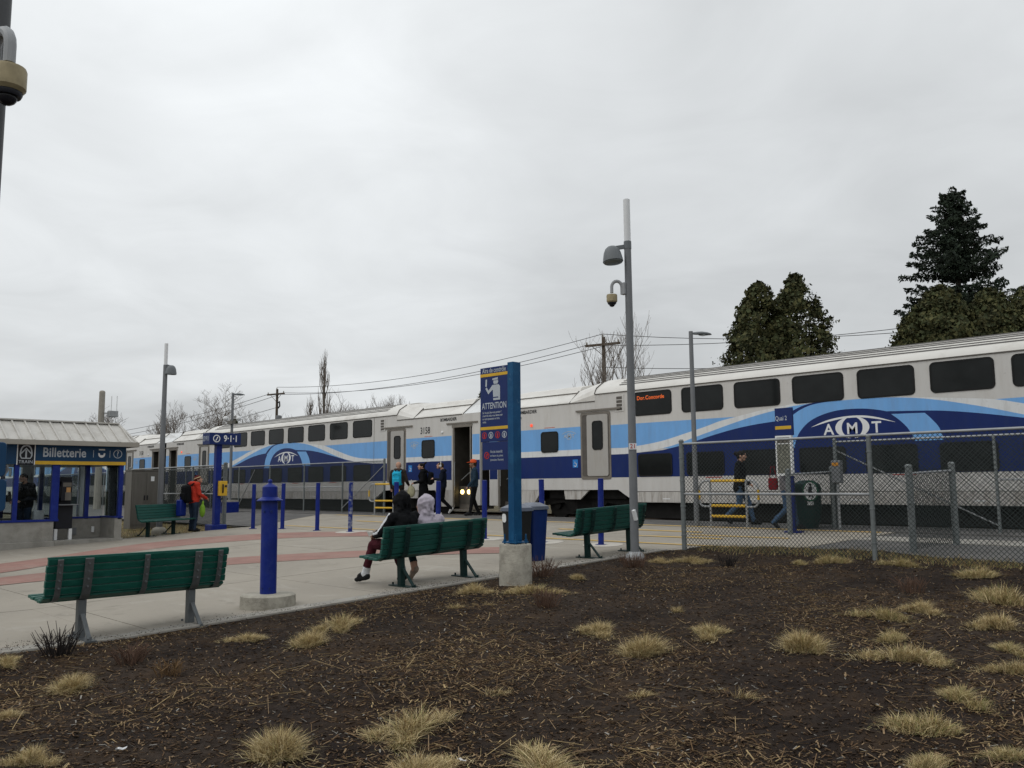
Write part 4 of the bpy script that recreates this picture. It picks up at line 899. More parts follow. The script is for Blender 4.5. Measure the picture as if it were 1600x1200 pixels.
mb = MB(); mb.tube([(.15,.10,1.27-g_),(.16,.12,1.15-g_),(.10,.09,0.95-g_)], .008, 6); mb.build('cable', M_black, yb)

# ================================================================== CHAIN LINK FENCES
TIE = {}
def fence(label, p0, p1, h, posts, rails, braces=(), mesh_r=0.0043, pitch=0.068, caps=True, pr=0.03, endr=0.042, kz=0.0, tips=True, group='chain link fences'):
    """p0,p1: (x,y); posts: distances along; rails: heights or (height, d0, d1)"""
    a, b_ = Vector((p0[0],p0[1],0)), Vector((p1[0],p1[1],0)); L = (b_-a).length; d = (b_-a)/L
    t = thing('chain_link_fence', label, 'fence', (p0[0], p0[1], gz(p0[1])), math.atan2(d.y, d.x), group)
    slope = (gz(p1[1])-gz(p0[1]))/L
    G = lambda s: slope*s
    for i, s in enumerate(posts):
        r = endr if i in (0, len(posts)-1) else pr
        mb = MB(); mb.cyl((s,0,G(s)-.15),(s,0,G(s)+h+(.05 if r == endr else -.02)),r,n=14); mb.lathe([(r+.004,0),(r+.004,.02),(r*.6,.045)], c=(s,0,G(s)+h+(.05 if r == endr else -.02)-.015), n=14)
        pp = mb.build('post', M_fpost, t)
        if r not in TIE:
            q = MB(); q.lathe([(r+.002,0),(r+.006,.004),(r+.006,.022),(r+.002,.026)], n=12); TIE[r] = q.mesh('tie_band', M_fpost)
        for z in (.25,.75,1.2,1.6):
            if z < h: inst('tie_band', TIE[r], pp, (s, 0, G(s)+z))
    for rr in rails:
        z, s0, s1 = rr if isinstance(rr, tuple) else (rr, 0, L)
        mb = MB(); mb.cyl((s0,0,G(s0)+z),(s1,0,G(s1)+z),.021,n=10); mb.build('rail', M_steel, t)
    for s0, z0, s1, z1 in braces:
        mb = MB(); mb.cyl((s0,0.02,G(s0)+z0),(s1,0.02,G(s1)+z1),.016,n=8); mb.build('brace', M_steel, t)
    mb = MB(); zb, zt = .03, h-.015; H = zt-zb
    V = []; F = []
    def wire(s0, z0, s1, z1, y):
        o_ = len(V); dx, dz = s1-s0, z1-z0; ll = math.hypot(dx, dz) or 1; nx_, nz_ = -dz/ll*mesh_r, dx/ll*mesh_r
        for s, z in ((s0,z0),(s1,z1)):
            zz = G(s)+z; V.extend([(s+nx_, y, zz+nz_), (s-nx_*.5, y+mesh_r*.87, zz-nz_*.5), (s-nx_*.5, y-mesh_r*.87, zz-nz_*.5)])
        F.extend([(o_,o_+1,o_+4,o_+3),(o_+1,o_+2,o_+5,o_+4),(o_+2,o_,o_+3,o_+5)])
    k = -H
    while k < L:
        for sg, yy_ in ((1, .0016), (-1, -.0016)):
            s0, s1 = k, k+H; z0, z1 = zb, zt
            if s0 < 0: z0 += -s0; s0 = 0
            if s1 > L: z1 -= s1-L; s1 = L
            if s1 > s0:
                if sg == 1: wire(s0, z0, s1, z1, yy_)
                else: wire(s0, zt+zb-z0, s1, zt+zb-z1, yy_)
        k += pitch
    mb.add(V, F); o = mb.build('mesh', M_wire, t, smooth=None); o['kind'] = 'stuff'
    return t
fence('near chain link fence between the planting bed and the path', (-8.8,12.92), (1.6,12.92), 1.86, [0,3.34,6.7,10.04], [1.86,(0.98,0,3.34),(0.98,6.7,10.04)], pr=.036)
fence('far chain link fence along the platform with a diagonal brace, right side', (-8.4,18.12), (4.5,18.12), 1.84, [0,3.14,6.3,9.5,12.9], [1.84,(1.0,3.14,12.9)], [(0,1.66,3.14,.12)], mesh_r=.0042)
fence('low chain link panel beside the green bin', (-8.62,16.4), (-8.45,18.05), 1.24, [0,1.63], [1.2], endr=.05, mesh_r=.0042)
fence('low chain link panel with two stout posts behind the near fence', (-5.45,14.37), (-5.28,15.81), 1.31, [0,1.45], [1.24], endr=.055, mesh_r=.0042)
fence('long chain link fence along the train on the left, ending by the boarding people', (-25.0,18.35), (-64,18.35), 1.86, [0]+[2.62+2.7*k for k in range(14)], [1.86,(.95,2.62,8.0)], [(0,1.7,2.62,.15),(9.3,1.7,10.7,.15)], mesh_r=.0065, pitch=.085, pr=.03)
fence('chain link fence running from the emergency phone to the steel cabinet', (-24.62,12.2), (-32.0,12.2), 1.86, [0,2.2,4.6,7.3], [1.86,(1.0,0,7.3)], [(0.1,1.5,1.6,.9)], mesh_r=.006, pitch=.08, endr=.06)

# ================================================================== BARRIERS
def barrier(label, loc, rz, parts=True):
    t = thing('safety_barrier', label, 'barrier', loc, rz, 'grey and yellow barriers')
    for s in (-.47, .47):
        mb = MB(); mb.cyl((s,0,-.05),(s,0,1.06),.028,n=10); mb.build('post', M_steel, t)
        sg = 1 if s > 0 else -1
        pts = [(s,0,1.05)] + [(s+sg*(.10+.20*math.sin(R(a))), 0, .85+.20*math.cos(R(a))) for a in range(0,91,15)] + [(s+sg*.30,0,.62)] + [(s+sg*(.16+.14*math.cos(R(a))),0,.60-.14*math.sin(R(a))) for a in range(0,91,15)] + [(s,0,.46)]
        mb = MB(); mb.tube(pts, .024, 8); mb.build('loop', M_steel, t)
        mb = MB(); mb.cyl((s+sg*.30,0,.62),(s+sg*.30,0,.84),.027,n=10); mb.build('yellow_sleeve', M_yellow, t)
        mb = MB(); mb.box(s-.07,s+.07,-.07,.07,0,.012); mb.build('foot_plate', M_steel, t, smooth=None)
    for z in (1.05,.48,.24):
        mb = MB(); mb.cyl((-.44,0,z),(.44,0,z),.032,n=10); mb.build('yellow_bar', M_yellow, t)
barrier('yellow and grey barrier behind the fence, by the person walking right', (-10.72,17.55,gz(17.55)), 0)
barrier('yellow and grey barrier at the end of the left fence', (-24.4,17.9,gz(17.9)), R(6))

# ================================================================== PLATFORM SIGN, GREEN BIN, METER
t = thing('platform_sign', 'narrow blue Quai 2 sign with framed map behind the fence', 'sign', (-8.85,16.8,gz(16.8))); g_ = gz(16.8)
mb = MB(); mb.box(-.20,.19,-.03,.03,2.50-g_,3.08-g_); pn = mb.build('sign_panel', M_signblue, t, smooth=None, bevel=.004)
mb = MB(); add_text(mb, 'Quai 2', (-.06,-.032,2.86-g_), .135, bold=.01, sx=.72); mb.build('lettering', M_greylet, pn, smooth=None)
mb = MB(); mb.box(-.20,.16,-.034,-.030,2.63-g_,2.70-g_); mb.build('yellow_stripe', M_yellow, pn, smooth=None)
mb = MB(); mb.box(-.20,.16,-.06,.03,1.66-g_,2.495-g_); fr = mb.build('map_frame', M_white, t, smooth=None, bevel=.004)
M_map = mat('map_print', (0.16,0.16,0.13), 0.5, var=0.65, scale=26, detail=3)
mb = MB(); mb.box(-.165,.125,-.064,-.061,1.71-g_,2.32-g_); mb.build('map', M_map, fr, smooth=None)
mb = MB(); mb.box(-.165,.125,-.064,-.061,2.34-g_,2.46-g_); mb.build('map_header', M_cabinet, fr, smooth=None)
mb = MB(); mb.box(.07,.15,-.03,.03,-.05,1.655-g_); mb.build('post', M_blue, t, smooth=None, bevel=.004)
mb = MB(); mb.box(-.05,.27,-.12,.12,0,.03); mb.build('base_plate', M_blue, t, smooth=None)

M_gbin = mat('green_bin_plastic', (0.004,0.034,0.030), 0.45, var=0.2, scale=5)
t = thing('waste_bin', 'dark green litter bin with round white figure sign behind the fence', 'bin', (-8.98,17.9,gz(17.9)))
mb = MB(); mb.lathe([(.20,0),(.27,.18),(.30,.4),(.30,.82)], n=10); mb.build('body', M_gbin, t, smooth=25)
mb = MB(); mb.lathe([(.31,.80),(.31,.86),(.27,.95),(.15,1.02),(.03,1.03)], n=20); mb.build('lid', M_gbin, t)
mb = MB(); fc = lambda a, b_, d_: (.10+a*.70-.10+d_*.7, -.30+a*.71-d_*.7+.08, b_)
mb.prism([(.165*math.cos(R(a)), .80+.22*math.sin(R(a))) for a in range(0,360,15)], lambda a,b_,d_: (.22+a*.8+d_*.6, -.28+a*.6-d_*.8, b_), 0, .012); sg = mb.build('round_sign', mat('green_sign',(0.01,0.10,0.05),.5), t, smooth=None)
mb = MB(); mb.prism([(.135*math.cos(R(a)), .80+.19*math.sin(R(a))) for a in range(0,360,15)], lambda a,b_,d_: (.22+a*.8+d_*.6, -.28+a*.6-d_*.8, b_), .0125, .015); mb.build('sign_face', M_white, sg, smooth=None)
mb = MB(); pf2 = lambda a,b_: (.22+a*.8+.0165*.6, -.28+a*.6-.0165*.8, b_)
mb.flat([(-.03,.66),(-.005,.66),(.0,.76),(.03,.66),(.05,.67),(.03,.80),(.04,.90),(-.03,.90),(-.05,.80)], pf2); ring_flat(mb, pf2, (0,.935), .028, .0, 12); mb.build('figure', M_black, sg, smooth=None)
mb = MB(); mb.box(.17,.27,-.33,-.25,.50,.58); mb.build('bracket', M_white, t, smooth=None)
t = thing('ticket_meter', 'small grey box with orange top on a post behind the fence', 'meter', (-8.25,17.85,gz(17.85))); g_ = gz(17.85)
mb = MB(); mb.cyl((0,0,-.05),(0,0,1.55-g_),.03,n=10); mb.build('post', M_steel, t)
mb = MB(); mb.box(-.10,.10,-.08,.08,1.50-g_,1.98-g_); bx_ = mb.build('housing', M_pole, t, smooth=None, bevel=.02); mb = MB(); mb.box(-.07,.07,-.085,-.08,1.86-g_,1.93-g_); mb.build('orange_label', mat('orange_label',(0.5,0.22,0.03),.6), bx_, smooth=None)

# ================================================================== STEEL CABINET
t = thing('utility_cabinet', 'brushed steel utility cabinet beside the ticket office', 'cabinet', (-28.25,11.1,gz(11.1)))
mb = MB(); mb.box(-.22,.30,-.38,.55,-.05,1.78); cb = mb.build('housing', M_cabinet, t, smooth=None, bevel=.012)
for k in range(2):
    mb = MB(); mb.box(.302,.312,-.36+k*.455,.075+k*.455,.08,1.74); dd = mb.build('door', M_cabinet, t, smooth=None, bevel=.004); mb = MB(); mb.box(.312,.335,.02+k*.09,.05+k*.09,.85,1.0); mb.build('handle', M_black, dd, smooth=None)
mb = MB(); mb.box(.313,.318,.22,.33,1.45,1.6); mb.build('label_plate', M_white, t, smooth=None)
mb = MB(); mb.box(-.24,.33,-.40,.57,1.78,1.81); mb.build('top', M_cabinet, t, smooth=None)
# ================================================================== TICKET OFFICE
t = thing('ticket_office', 'glass ticket office with blue Billetterie fascia and pale ribbed metal roof', 'building', (-23.0,0,0)); OF = t
g0 = gz(7.0)
mb = MB(); mb.box(-.22,.0,-1.5,7.0,-.1,.72); mb.build('base_wall', M_office_conc, t, smooth=None, bevel=.01)
mb = MB(); mb.box(.0,.06,-1.5,7.02,-.1,g0+.12); mb.build('plinth', M_office_conc, t, smooth=None, bevel=.01)
mb = MB(); mb.box(-1.15,-1.0,7.0,8.45,.0,.74); mb.build('alcove_wall', M_office_conc, t, smooth=None)
mb = MB(); mb.box(-1.0,-.0,8.44,8.62,.0,.76); mb.build('side_wall', M_office_conc, t, smooth=None, bevel=.01)
mb = MB(); mb.box(-.99,.02,7.03,8.66,-.1,gz(8.6)+.06); mb.build('alcove_floor', M_office_conc, t, smooth=None, bevel=.01)
mb = MB(); mb.box(-3.1,-2.95,-1.5,8.62,0,.74); mb.build('rear_wall', M_office_conc, t, smooth=None)
mb = MB(); mb.box(-2.95,-1.0,8.47,8.62,0,.74); mb.build('end_wall', M_office_conc, t, smooth=None)
mb = MB(); mb.box(-2.94,-.23,-1.5,6.98,.10,.17); mb.build('floor', M_wall_in, t, smooth=None)
mb = MB(); mb.box(-2.94,-1.15,-1.4,5.2,.17,2.3); mb.build('counter_room', M_wall_in, t, smooth=None)
for y_ in (0.0,1.5,3.0,4.55,6.13,7.0,8.08,8.56):
    xb = -.05 if y_ < 7.05 or y_ > 8.5 else -1.05
    mb = MB(); w = .10 if y_ not in (7.0,) else .17
    mb.box(xb-.05,xb+.05,y_-w/2,y_+w/2,.725,2.12); mb.build('mullion', M_blue, t, smooth=None)
for y_ in (1.5,4.2,6.6,7.55,8.56):
    mb = MB(); mb.box(-3.08,-2.98,y_-.05,y_+.05,.745,2.12); mb.build('mullion', M_signblue, t, smooth=None)
for nm, a_ in (('sill_rail',(-.11,.02,-1.5,7.1,.722,.775)),('sill_rail',(-1.12,-.98,7.1,8.45,.742,.79)),('sill_rail',(-1.0,.02,8.42,8.64,.762,.80))):
    mb = MB(); mb.box(*a_); mb.build(nm, M_blue, t, smooth=None)
panes = [(0.05,1.45),(1.55,2.95),(3.05,4.5),(4.6,6.08),(6.18,6.92)]
for a_, b_ in panes:
    mb = MB(); mb.box(-.056,-.048,a_,b_,.78,2.1); mb.build('pane', M_glass, t, smooth=None)
for a_, b_ in ((7.08,8.03),(8.13,8.5)):
    mb = MB(); mb.box(-1.056,-1.048,a_,b_,.795,2.1); pgl = mb.build('pane', M_glass, t, smooth=None)
    if a_ < 8:
        mb = MB(); gf = lambda p: [(-1.04, a, b) for a, b in p]
        for st_ in ([(7.18,1.68),(7.42,1.80),(7.20,1.55),(7.48,1.62)],[(7.55,1.72),(7.62,1.66),(7.60,1.55),(7.52,1.55),(7.50,1.65),(7.55,1.72)],[(7.72,1.70),(7.74,1.45),(7.80,1.62),(7.88,1.48),(7.86,1.1)],[(7.68,1.66),(7.92,1.56)],[(7.60,1.40),(7.63,1.0)]):
            mb.tube(gf(st_), .012, 4)
        mb.build('graffiti', M_greylet, pgl)
mb = MB(); mb.box(-1.0,-.1,8.525,8.533,.80,2.1); mb.build('pane', M_glass, t, smooth=None)
for a_, b_ in ((-1.4,1.45),(1.55,4.15),(4.25,6.55),(6.65,7.5),(7.6,8.5)):
    mb = MB(); mb.box(-3.034,-3.026,a_,b_,.75,2.1); mb.build('pane', M_glass, t, smooth=None)
mb = MB(); mb.box(-2.96,-2.2,7.05,7.12,.74,2.3); mb.build('inner_partition', M_wall_in, t, smooth=None)
mb = MB(); mb.box(-1.62,-1.5,8.06,8.22,.74,2.1); mb.build('inner_post', M_white, t, smooth=None)
mb = MB(); mb.box(-3.1,.0,-1.5,8.62,2.62,2.66); mb.build('ceiling', M_wall_in, t, smooth=None)
# fascia
mb = MB(); mb.box(-3.12,.03,-1.5,8.64,2.10,2.615); fa = mb.build('fascia', M_fascia, t, smooth=None)
mb = MB(); mb.box(.0305,.040,6.12,6.47,2.085,2.60); tp = mb.build('train_panel', M_black, fa, smooth=None)
for y_ in (6.095,6.475):
    mb = MB(); mb.box(.0305,.045,y_,y_+.02,2.085,2.60); mb.build('divider', M_white, fa, smooth=None)
mb = MB(); mb.box(.0305,.038,6.50,8.638,2.10,2.185); mb.build('yellow_stripe', M_yellow, fa, smooth=None)
fo = lambda a, b_: (.0415, a, b_)
mb = MB(); add_text(mb, 'TRAIN', (.0425,6.295,2.155), .105, xd=(0,1,0), bold=.006, spacing=1.05); mb.build('lettering', M_greylet, tp, smooth=None)
mb = MB(); c_ = 6.295
ou = smooth_pts([(c_-.10,2.23),(c_-.14,2.32),(c_-.12,2.47),(c_-.07,2.545),(c_,2.565),(c_+.07,2.545),(c_+.12,2.47),(c_+.14,2.32),(c_+.10,2.23)]); inn = smooth_pts([(c_+.085,2.245),(c_+.11,2.32),(c_+.095,2.455),(c_+.055,2.51),(c_,2.53),(c_-.055,2.51),(c_-.095,2.455),(c_-.11,2.32),(c_-.085,2.245)])
mb.flat(ou+inn, fo); mb.flat([(c_-.09,2.23),(c_+.09,2.23),(c_+.09,2.255),(c_-.09,2.255)], fo)
mb.flat([(c_-.115,2.33),(c_,2.46),(c_+.115,2.33),(c_+.115,2.37),(c_,2.50),(c_-.115,2.37)], fo); mb.flat([(c_-.018,2.25),(c_+.018,2.25),(c_+.018,2.44),(c_-.018,2.44)], fo); mb.build('train_pictogram', M_greylet, tp, smooth=None)
mb = MB(); add_text(mb, 'Billetterie', (.0335,7.16,2.385), .315, xd=(0,1,0), bold=.02, sx=.79, spacing=1.02); mb.build('lettering', M_greylet, fa, smooth=None)
fo3 = lambda a, b_: (.0325, a, b_)
for y_ in (7.83,8.23):
    mb = MB(); mb.flat([(y_,2.29),(y_+.012,2.29),(y_+.012,2.47),(y_,2.47)], fo3); mb.build('divider', M_greylet, fa, smooth=None)
mb = MB(); mb.flat([(7.96,2.47),(8.11,2.47),(8.11,2.505),(7.96,2.505)], fo3); mb.flat([(7.95+.0,2.40),(7.985,2.40),(8.0,2.35),(8.07,2.35),(8.085,2.40),(8.12,2.40)]+[(8.035+.085*math.cos(R(a)),2.37+.085*math.sin(R(a))) for a in range(0,-181,-20)], fo3); mb.build('ticket_pictogram', M_white, fa, smooth=None)
mb = MB(); ring_flat(mb, fo3, (8.43,2.385), .11, .093, 24); add_text(mb, '?', (.0325,8.43,2.385), .19, xd=(0,1,0), bold=.012); mb.build('question_pictogram', M_greylet, fa, smooth=None)
# roof: hipped, standing ribs
EX, EZ, RX, RZ, Y1 = .30, 2.66, -.62, 3.19, 8.80
mb = MB(); mb.box(EX-.02,EX+.05,-1.8,Y1+.05,2.56,2.68); mb.box(-3.6,EX-.02,Y1-.02,Y1+.05,2.56,2.68); mb.build('gutter', M_gutter, t, smooth=None, bevel=.006)
mb = MB(); mb.add([(EX,-1.8,EZ),(EX,Y1,EZ),(-3.6,Y1,EZ),(-3.6,-1.8,EZ),(RX,-1.8,RZ),(RX,Y1-.16,RZ)],[(0,1,5,4),(1,2,5),(2,3,4,5),(0,3,2,1),(0,4,3)]); rf = mb.build('roof', M_roofmetal, t, smooth=None)
n_ = Vector((RZ-EZ,0,EX-RX)).normalized()
mb = MB(); mb.bar((EX,0,EZ),(RX,0,RZ),.05,.05); 
y_ = -1.6
while y_ < Y1-.05:
    k = 1.0 if y_ < Y1-.16 else (Y1-y_)/.16
    mb = MB(); a_ = Vector((EX,y_,EZ))+n_*.012; e_ = Vector((EX+(RX-EX)*k,y_,EZ+(RZ-EZ)*k))+n_*.012
    mb.bar(a_, e_, .035, .045); mb.build('roof_rib', M_roofmetal, rf, smooth=None); y_ += .285
mb = MB(); mb.bar((RX,-1.8,RZ+.02),(RX,Y1-.15,RZ+.02),.16,.035); mb.bar((RX,Y1-.16,RZ+.01),(EX,Y1,EZ+.015),.06,.04); mb.build('ridge_cap', M_roofmetal, rf, smooth=None)
# payphone in the alcove
t = thing('payphone', 'black payphone on white legs in the ticket office alcove', 'payphone', (-23.35,7.32,gz(7.3)+.06)); t.rotation_euler.z = R(0)
for y_ in (-.17,.17):
    mb = MB(); mb.box(-.03,.05,y_-.04,y_+.04,0,.32); mb.build('leg', M_white, t, smooth=None, bevel=.01)
mb = MB(); mb.box(-.08,.06,-.20,.20,.32,.92); mb.build('pedestal', M_black, t, smooth=None, bevel=.015)
mb = MB(); mb.box(-.10,-.06,-.18,.18,.92,1.60); mb.build('back_panel', M_black, t, smooth=None, bevel=.01)
mb = MB(); mb.box(-.06,.06,-.10,.16,1.0,1.50); ph = mb.build('phone_body', M_black, t, smooth=None, bevel=.015)
mb = MB(); mb.box(.061,.066,.0,.14,1.02,1.22); mb.box(.061,.066,-.06,.14,1.36,1.46); mb.build('phone_plate', M_cabinet, ph, smooth=None)
mb = MB(); mb.box(.0665,.068,.02,.12,1.22,1.34); mb.build('dial_card', mat('orange_card',(.45,.25,.10),.6), ph, smooth=None)
mb = MB(); mb.tube([(.08,-.14,1.08),(.10,-.14,1.14),(.10,-.14,1.32),(.08,-.14,1.38)], .022, 8); mb.build('handset', M_black, ph)
mb = MB(); mb.box(-.06,.22,-.18,.28,.90,.925); mb.build('shelf', M_pole, t, smooth=None)
for nm, lb, y_, z_, w_, h_ in (('wall_box','pale grey junction plate low on the alcove wall',7.75,.42,.20,.18),('wall_box','small white outlet low on the alcove wall by its corner',8.25,.45,.07,.15)):
    mb = MB(); mb.box(0,.035,-w_/2,w_/2,-h_/2,h_/2); o = mb.build(nm, M_pole if w_ > .1 else M_white, None, (-23.998,y_,z_), smooth=None, bevel=.006); tag(o, lb, 'junction box')
# blue validator column cut by the left edge
t = thing('ticket_validator', 'blue ticket validator column cut by the left picture edge', 'ticket machine', (-17.02,4.12,gz(4.1)))
mb = MB(); mb.box(-.10,.10,-.14,.07,-.05,1.15); mb.build('column', M_teal, t, smooth=None, bevel=.02)
def slab_(z0, z1, y1, nm):
    mb = MB(); pts = rrect(-.30, y1, z0, z1, .07); mb.prism(pts, lambda a, b_, d_: (d_, a, b_), -.10, .10); return mb.build(nm, M_fascia, t, smooth=None, bevel=.02)
s1_ = slab_(1.10,1.66,.245,'lower_module'); s2_ = slab_(1.70,2.30,.215,'upper_module')
mb = MB(); mb.cyl((.06,-.02,1.68),(.06,.14,1.68),.035,n=12); mb.build('card_slot', M_white, t)
mb = MB(); mb.box(.101,.104,-.02,.07,1.92,2.06); mb.build('label', M_greylet, s2_, smooth=None)
mb = MB(); ring_flat(mb, lambda a,b_: (.103,a,b_), (.03,1.5), .035,.02,14); mb.build('pictogram', M_greylet, s1_, smooth=None)
mb = MB(); mb.tube([(.02,.20,1.72),(.02,.26,1.82),(.02,.24,1.9)], .03, 6); mb.build('arm', M_pole, t)

# ================================================================== TREES
M_bark = mat('bark', (0.11,0.095,0.08), 0.95, var=0.3, scale=9); M_twig = mat('twig', (0.19,0.165,0.145), 0.95, var=0.3, scale=9); M_bark2 = mat('dark_bark', (0.05,0.042,0.034), 0.95, var=0.3, scale=9)
M_cedar = mat('cedar_leaf', (0.044,0.052,0.021), 0.85, var=0.65, scale=1.6, spec=.25); M_cedar2 = mat('cedar_leaf_olive', (0.070,0.068,0.026), 0.85, var=0.65, scale=1.6, spec=.25); M_spruce = mat('spruce_needle', (0.015,0.024,0.015), 0.8, var=0.5, scale=2.0, spec=.25); M_spruce2 = mat('spruce_needle_light', (0.027,0.040,0.023), 0.8, var=0.5, scale=2.0, spec=.25)
GB = 0.46
def bare_tree(label, x, y, h, spread, seed, up=0.75, depth=5, stems=1, r0=.16, name='bare_tree', droop=0.0, split=.28, density=1.0, group='bare trees behind the train', narrow=1.0, cat='tree'):
    rr = random.Random(seed); t = thing(name, label, cat, (x, y, GB), 0, group)
    tr, cr = MB(), MB()
    def grow(p, d, L, r, lev, mbx):
        k = 3 if lev < 3 else 2
        pts = [p]; q = p.copy(); dd = d.copy()
        for i in range(k):
            dd = (dd + Vector((rr.gauss(0,.10),rr.gauss(0,.10),rr.gauss(0,.06)+.05*up-droop*(lev>2)))).normalized(); q = q + dd*L/k; pts.append(q.copy())
        rs = [max(r*(1-.4*i/k), .0075) for i in range(k+1)]
        mbx.tube(pts, rs, 6 if lev < 2 else (4 if lev < 3 else 3), cap=False)
        if lev >= depth: return
        nb = max(2, int(rr.choice((3,3,4)) * density)) if lev > 0 else int(rr.choice((5,6))*density)
        for i in range(nb):
            f = rr.uniform(.35,1.0) if i else 1.0
            bp = pts[0].lerp(pts[-1], f) if f < 1 else pts[-1]
            idx = min(int(f*k), k-1); bp = pts[idx].lerp(pts[idx+1], f*k-idx) if f < 1 else pts[-1]
            an = rr.uniform(0, 2*PI); side = Vector((math.cos(an), math.sin(an), 0))
            nd = (dd*(1-split*1.4) + side*split*2*narrow*rr.uniform(.7,1.3) + Vector((0,0,up*.35))).normalized()
            grow(bp, nd, L*rr.uniform(.55,.78), r*rr.uniform(.45,.62), lev+1, cr)
    for s in range(stems):
        an = 2*PI*s/max(stems,1)+rr.random(); off = Vector((math.cos(an),math.sin(an),0))*(.0 if stems == 1 else spread*.12)
        d = (Vector((0,0,1))+off*.9/max(spread*.12,.01)*.0 + (Vector((math.cos(an),math.sin(an),0))*.28*spread/ h if stems > 1 else Vector((0,0,0)))).normalized()
        grow(off, d, h*.36 if stems == 1 else h*.34, r0, 0, tr)
    tr.build('trunk', M_bark, t); cr.build('crown', M_twig, t, smooth=None)
    return t
bare_tree('rounded bare tree above the ticket office roof', -73.6, 25.1, 8.5, 4, 11, depth=6, r0=.15, split=.33)
bare_tree('slender bare tree right of the far lamp post with dome', -68.8, 29.9, 8.0, 3, 5, depth=6, r0=.13, up=.9, split=.26)
bare_tree('wide bare tree behind the small far lamp post', -71.4, 34.4, 10.0, 5, 23, depth=6, r0=.18, split=.36)
bare_tree('low bare shrub left of the slender tree, behind the train', -70.5, 27.3, 4.8, 3, 31, depth=5, stems=4, r0=.07, split=.36, cat='shrub')
bare_tree('bare bushy shrub left of the tall poplar', -81.0, 46.5, 9.6, 4, 41, depth=5, stems=6, r0=.09, split=.32, cat='shrub')
bare_tree('bare bushy shrub right of the tall poplar', -75.5, 51.0, 11.2, 5, 57, depth=5, stems=6, r0=.09, up=1.1, split=.26, cat='shrub')
bare_tree('thin bare sapling cluster farthest right of the poplar', -72.6, 53.6, 11.5, 4, 58, depth=5, stems=4, r0=.08, up=1.2, split=.22, cat='shrub')
# Lombardy poplar: upright narrow
def poplar(label, x, y, h, seed):
    rr = random.Random(seed); t = thing('poplar_tree', label, 'tree', (x, y, GB))
    tr, cr = MB(), MB(); tr.tube([(0,0,0),(.1,0,h*.5),(0,.1,h*.97)], [.28,.14,.02], 7)
    for k in range(85):
        z = h*(.08+.86*rr.random()**.9); a = rr.uniform(0,2*PI); L = (h-z)*.30+h*.06; L *= rr.uniform(.6,1.15); o_ = Vector((math.cos(a),math.sin(a),0))
        w = .85*(1-(z/h)**2.2)+.12
        p0 = Vector((0,0,z)); pts = [p0, p0+o_*w*.55+Vector((0,0,L*.35)), p0+o_*w*.85+Vector((rr.gauss(0,.06),rr.gauss(0,.06),L*.75)), p0+o_*w*.95+Vector((0,0,L*1.1))]
        pts = [q if q.z < h else Vector((q.x*.5,q.y*.5,h-rr.random()*.3)) for q in pts]
        cr.tube(pts, [.05,.04,.028,.012], 3, cap=False)
        for j in range(4):
            f = rr.uniform(.2,1); i = min(int(f*3),2); b_ = pts[i].lerp(pts[i+1], f*3-i); d = Vector((rr.gauss(0,.25),rr.gauss(0,.25),1)).normalized()*rr.uniform(.4,1.1)
            cr.tube([b_, b_+d*.6, b_+d], [.014,.010,.005], 3, cap=False)
    tr.build('trunk', M_bark, t); cr.build('crown', M_twig, t, smooth=None)
poplar('tall narrow bare poplar standing above the train', -82.2, 52.0, 15.9, 3)
poplar('shorter bare poplar just left of the tall poplar', -83.3, 51.0, 10.5, 8)
bare_tree('bare wispy larch behind the right utility pole', -31.0, 39.8, 11.0, 4, 27, up=1.2, depth=5, density=1.2, r0=.14, split=.21, name='larch_tree', droop=.05)
def leaves(name, centers, normals, size, rnd, mats, parent, aspect=1.6, mixw=None):
    """many small leaf-spray quads (bent in two) as one mesh"""
    n = len(centers); c = np.asarray(centers); nrm = np.asarray(normals); r = np.random.default_rng(rnd)
    nrm = nrm/np.maximum(np.linalg.norm(nrm, axis=1, keepdims=True), 1e-6)
    a = r.normal(size=(n,3)); u = np.cross(nrm, a); u /= np.maximum(np.linalg.norm(u, axis=1, keepdims=True), 1e-6); v = np.cross(nrm, u)
    s = size*r.uniform(.4,1.0,n)[:,None]*np.where(r.random(n) < .25, 1.9, 1.0)[:,None]
    V = np.stack([c-u*s*.5, c+v*s*.5*aspect*.5+nrm*s*.12, c+u*s*.5, c-v*s*.5*aspect*.5-nrm*s*.10], 1).reshape(-1,3)
    b_ = (np.arange(n)*4)[:,None]; F = np.concatenate([b_+np.array([0,1,2]), b_+np.array([0,2,3])])
    me = bpy.data.meshes.new(name); me.from_pydata(V.tolist(), [], F.tolist())
    for m in mats: me.materials.append(m)
    k = r.choice(len(mats), n, p=mixw); me.polygons.foreach_set('material_index', np.tile(k,2).astype(int))
    o = bpy.data.objects.new(name, me); COL.objects.link(o); o.parent = parent; return o
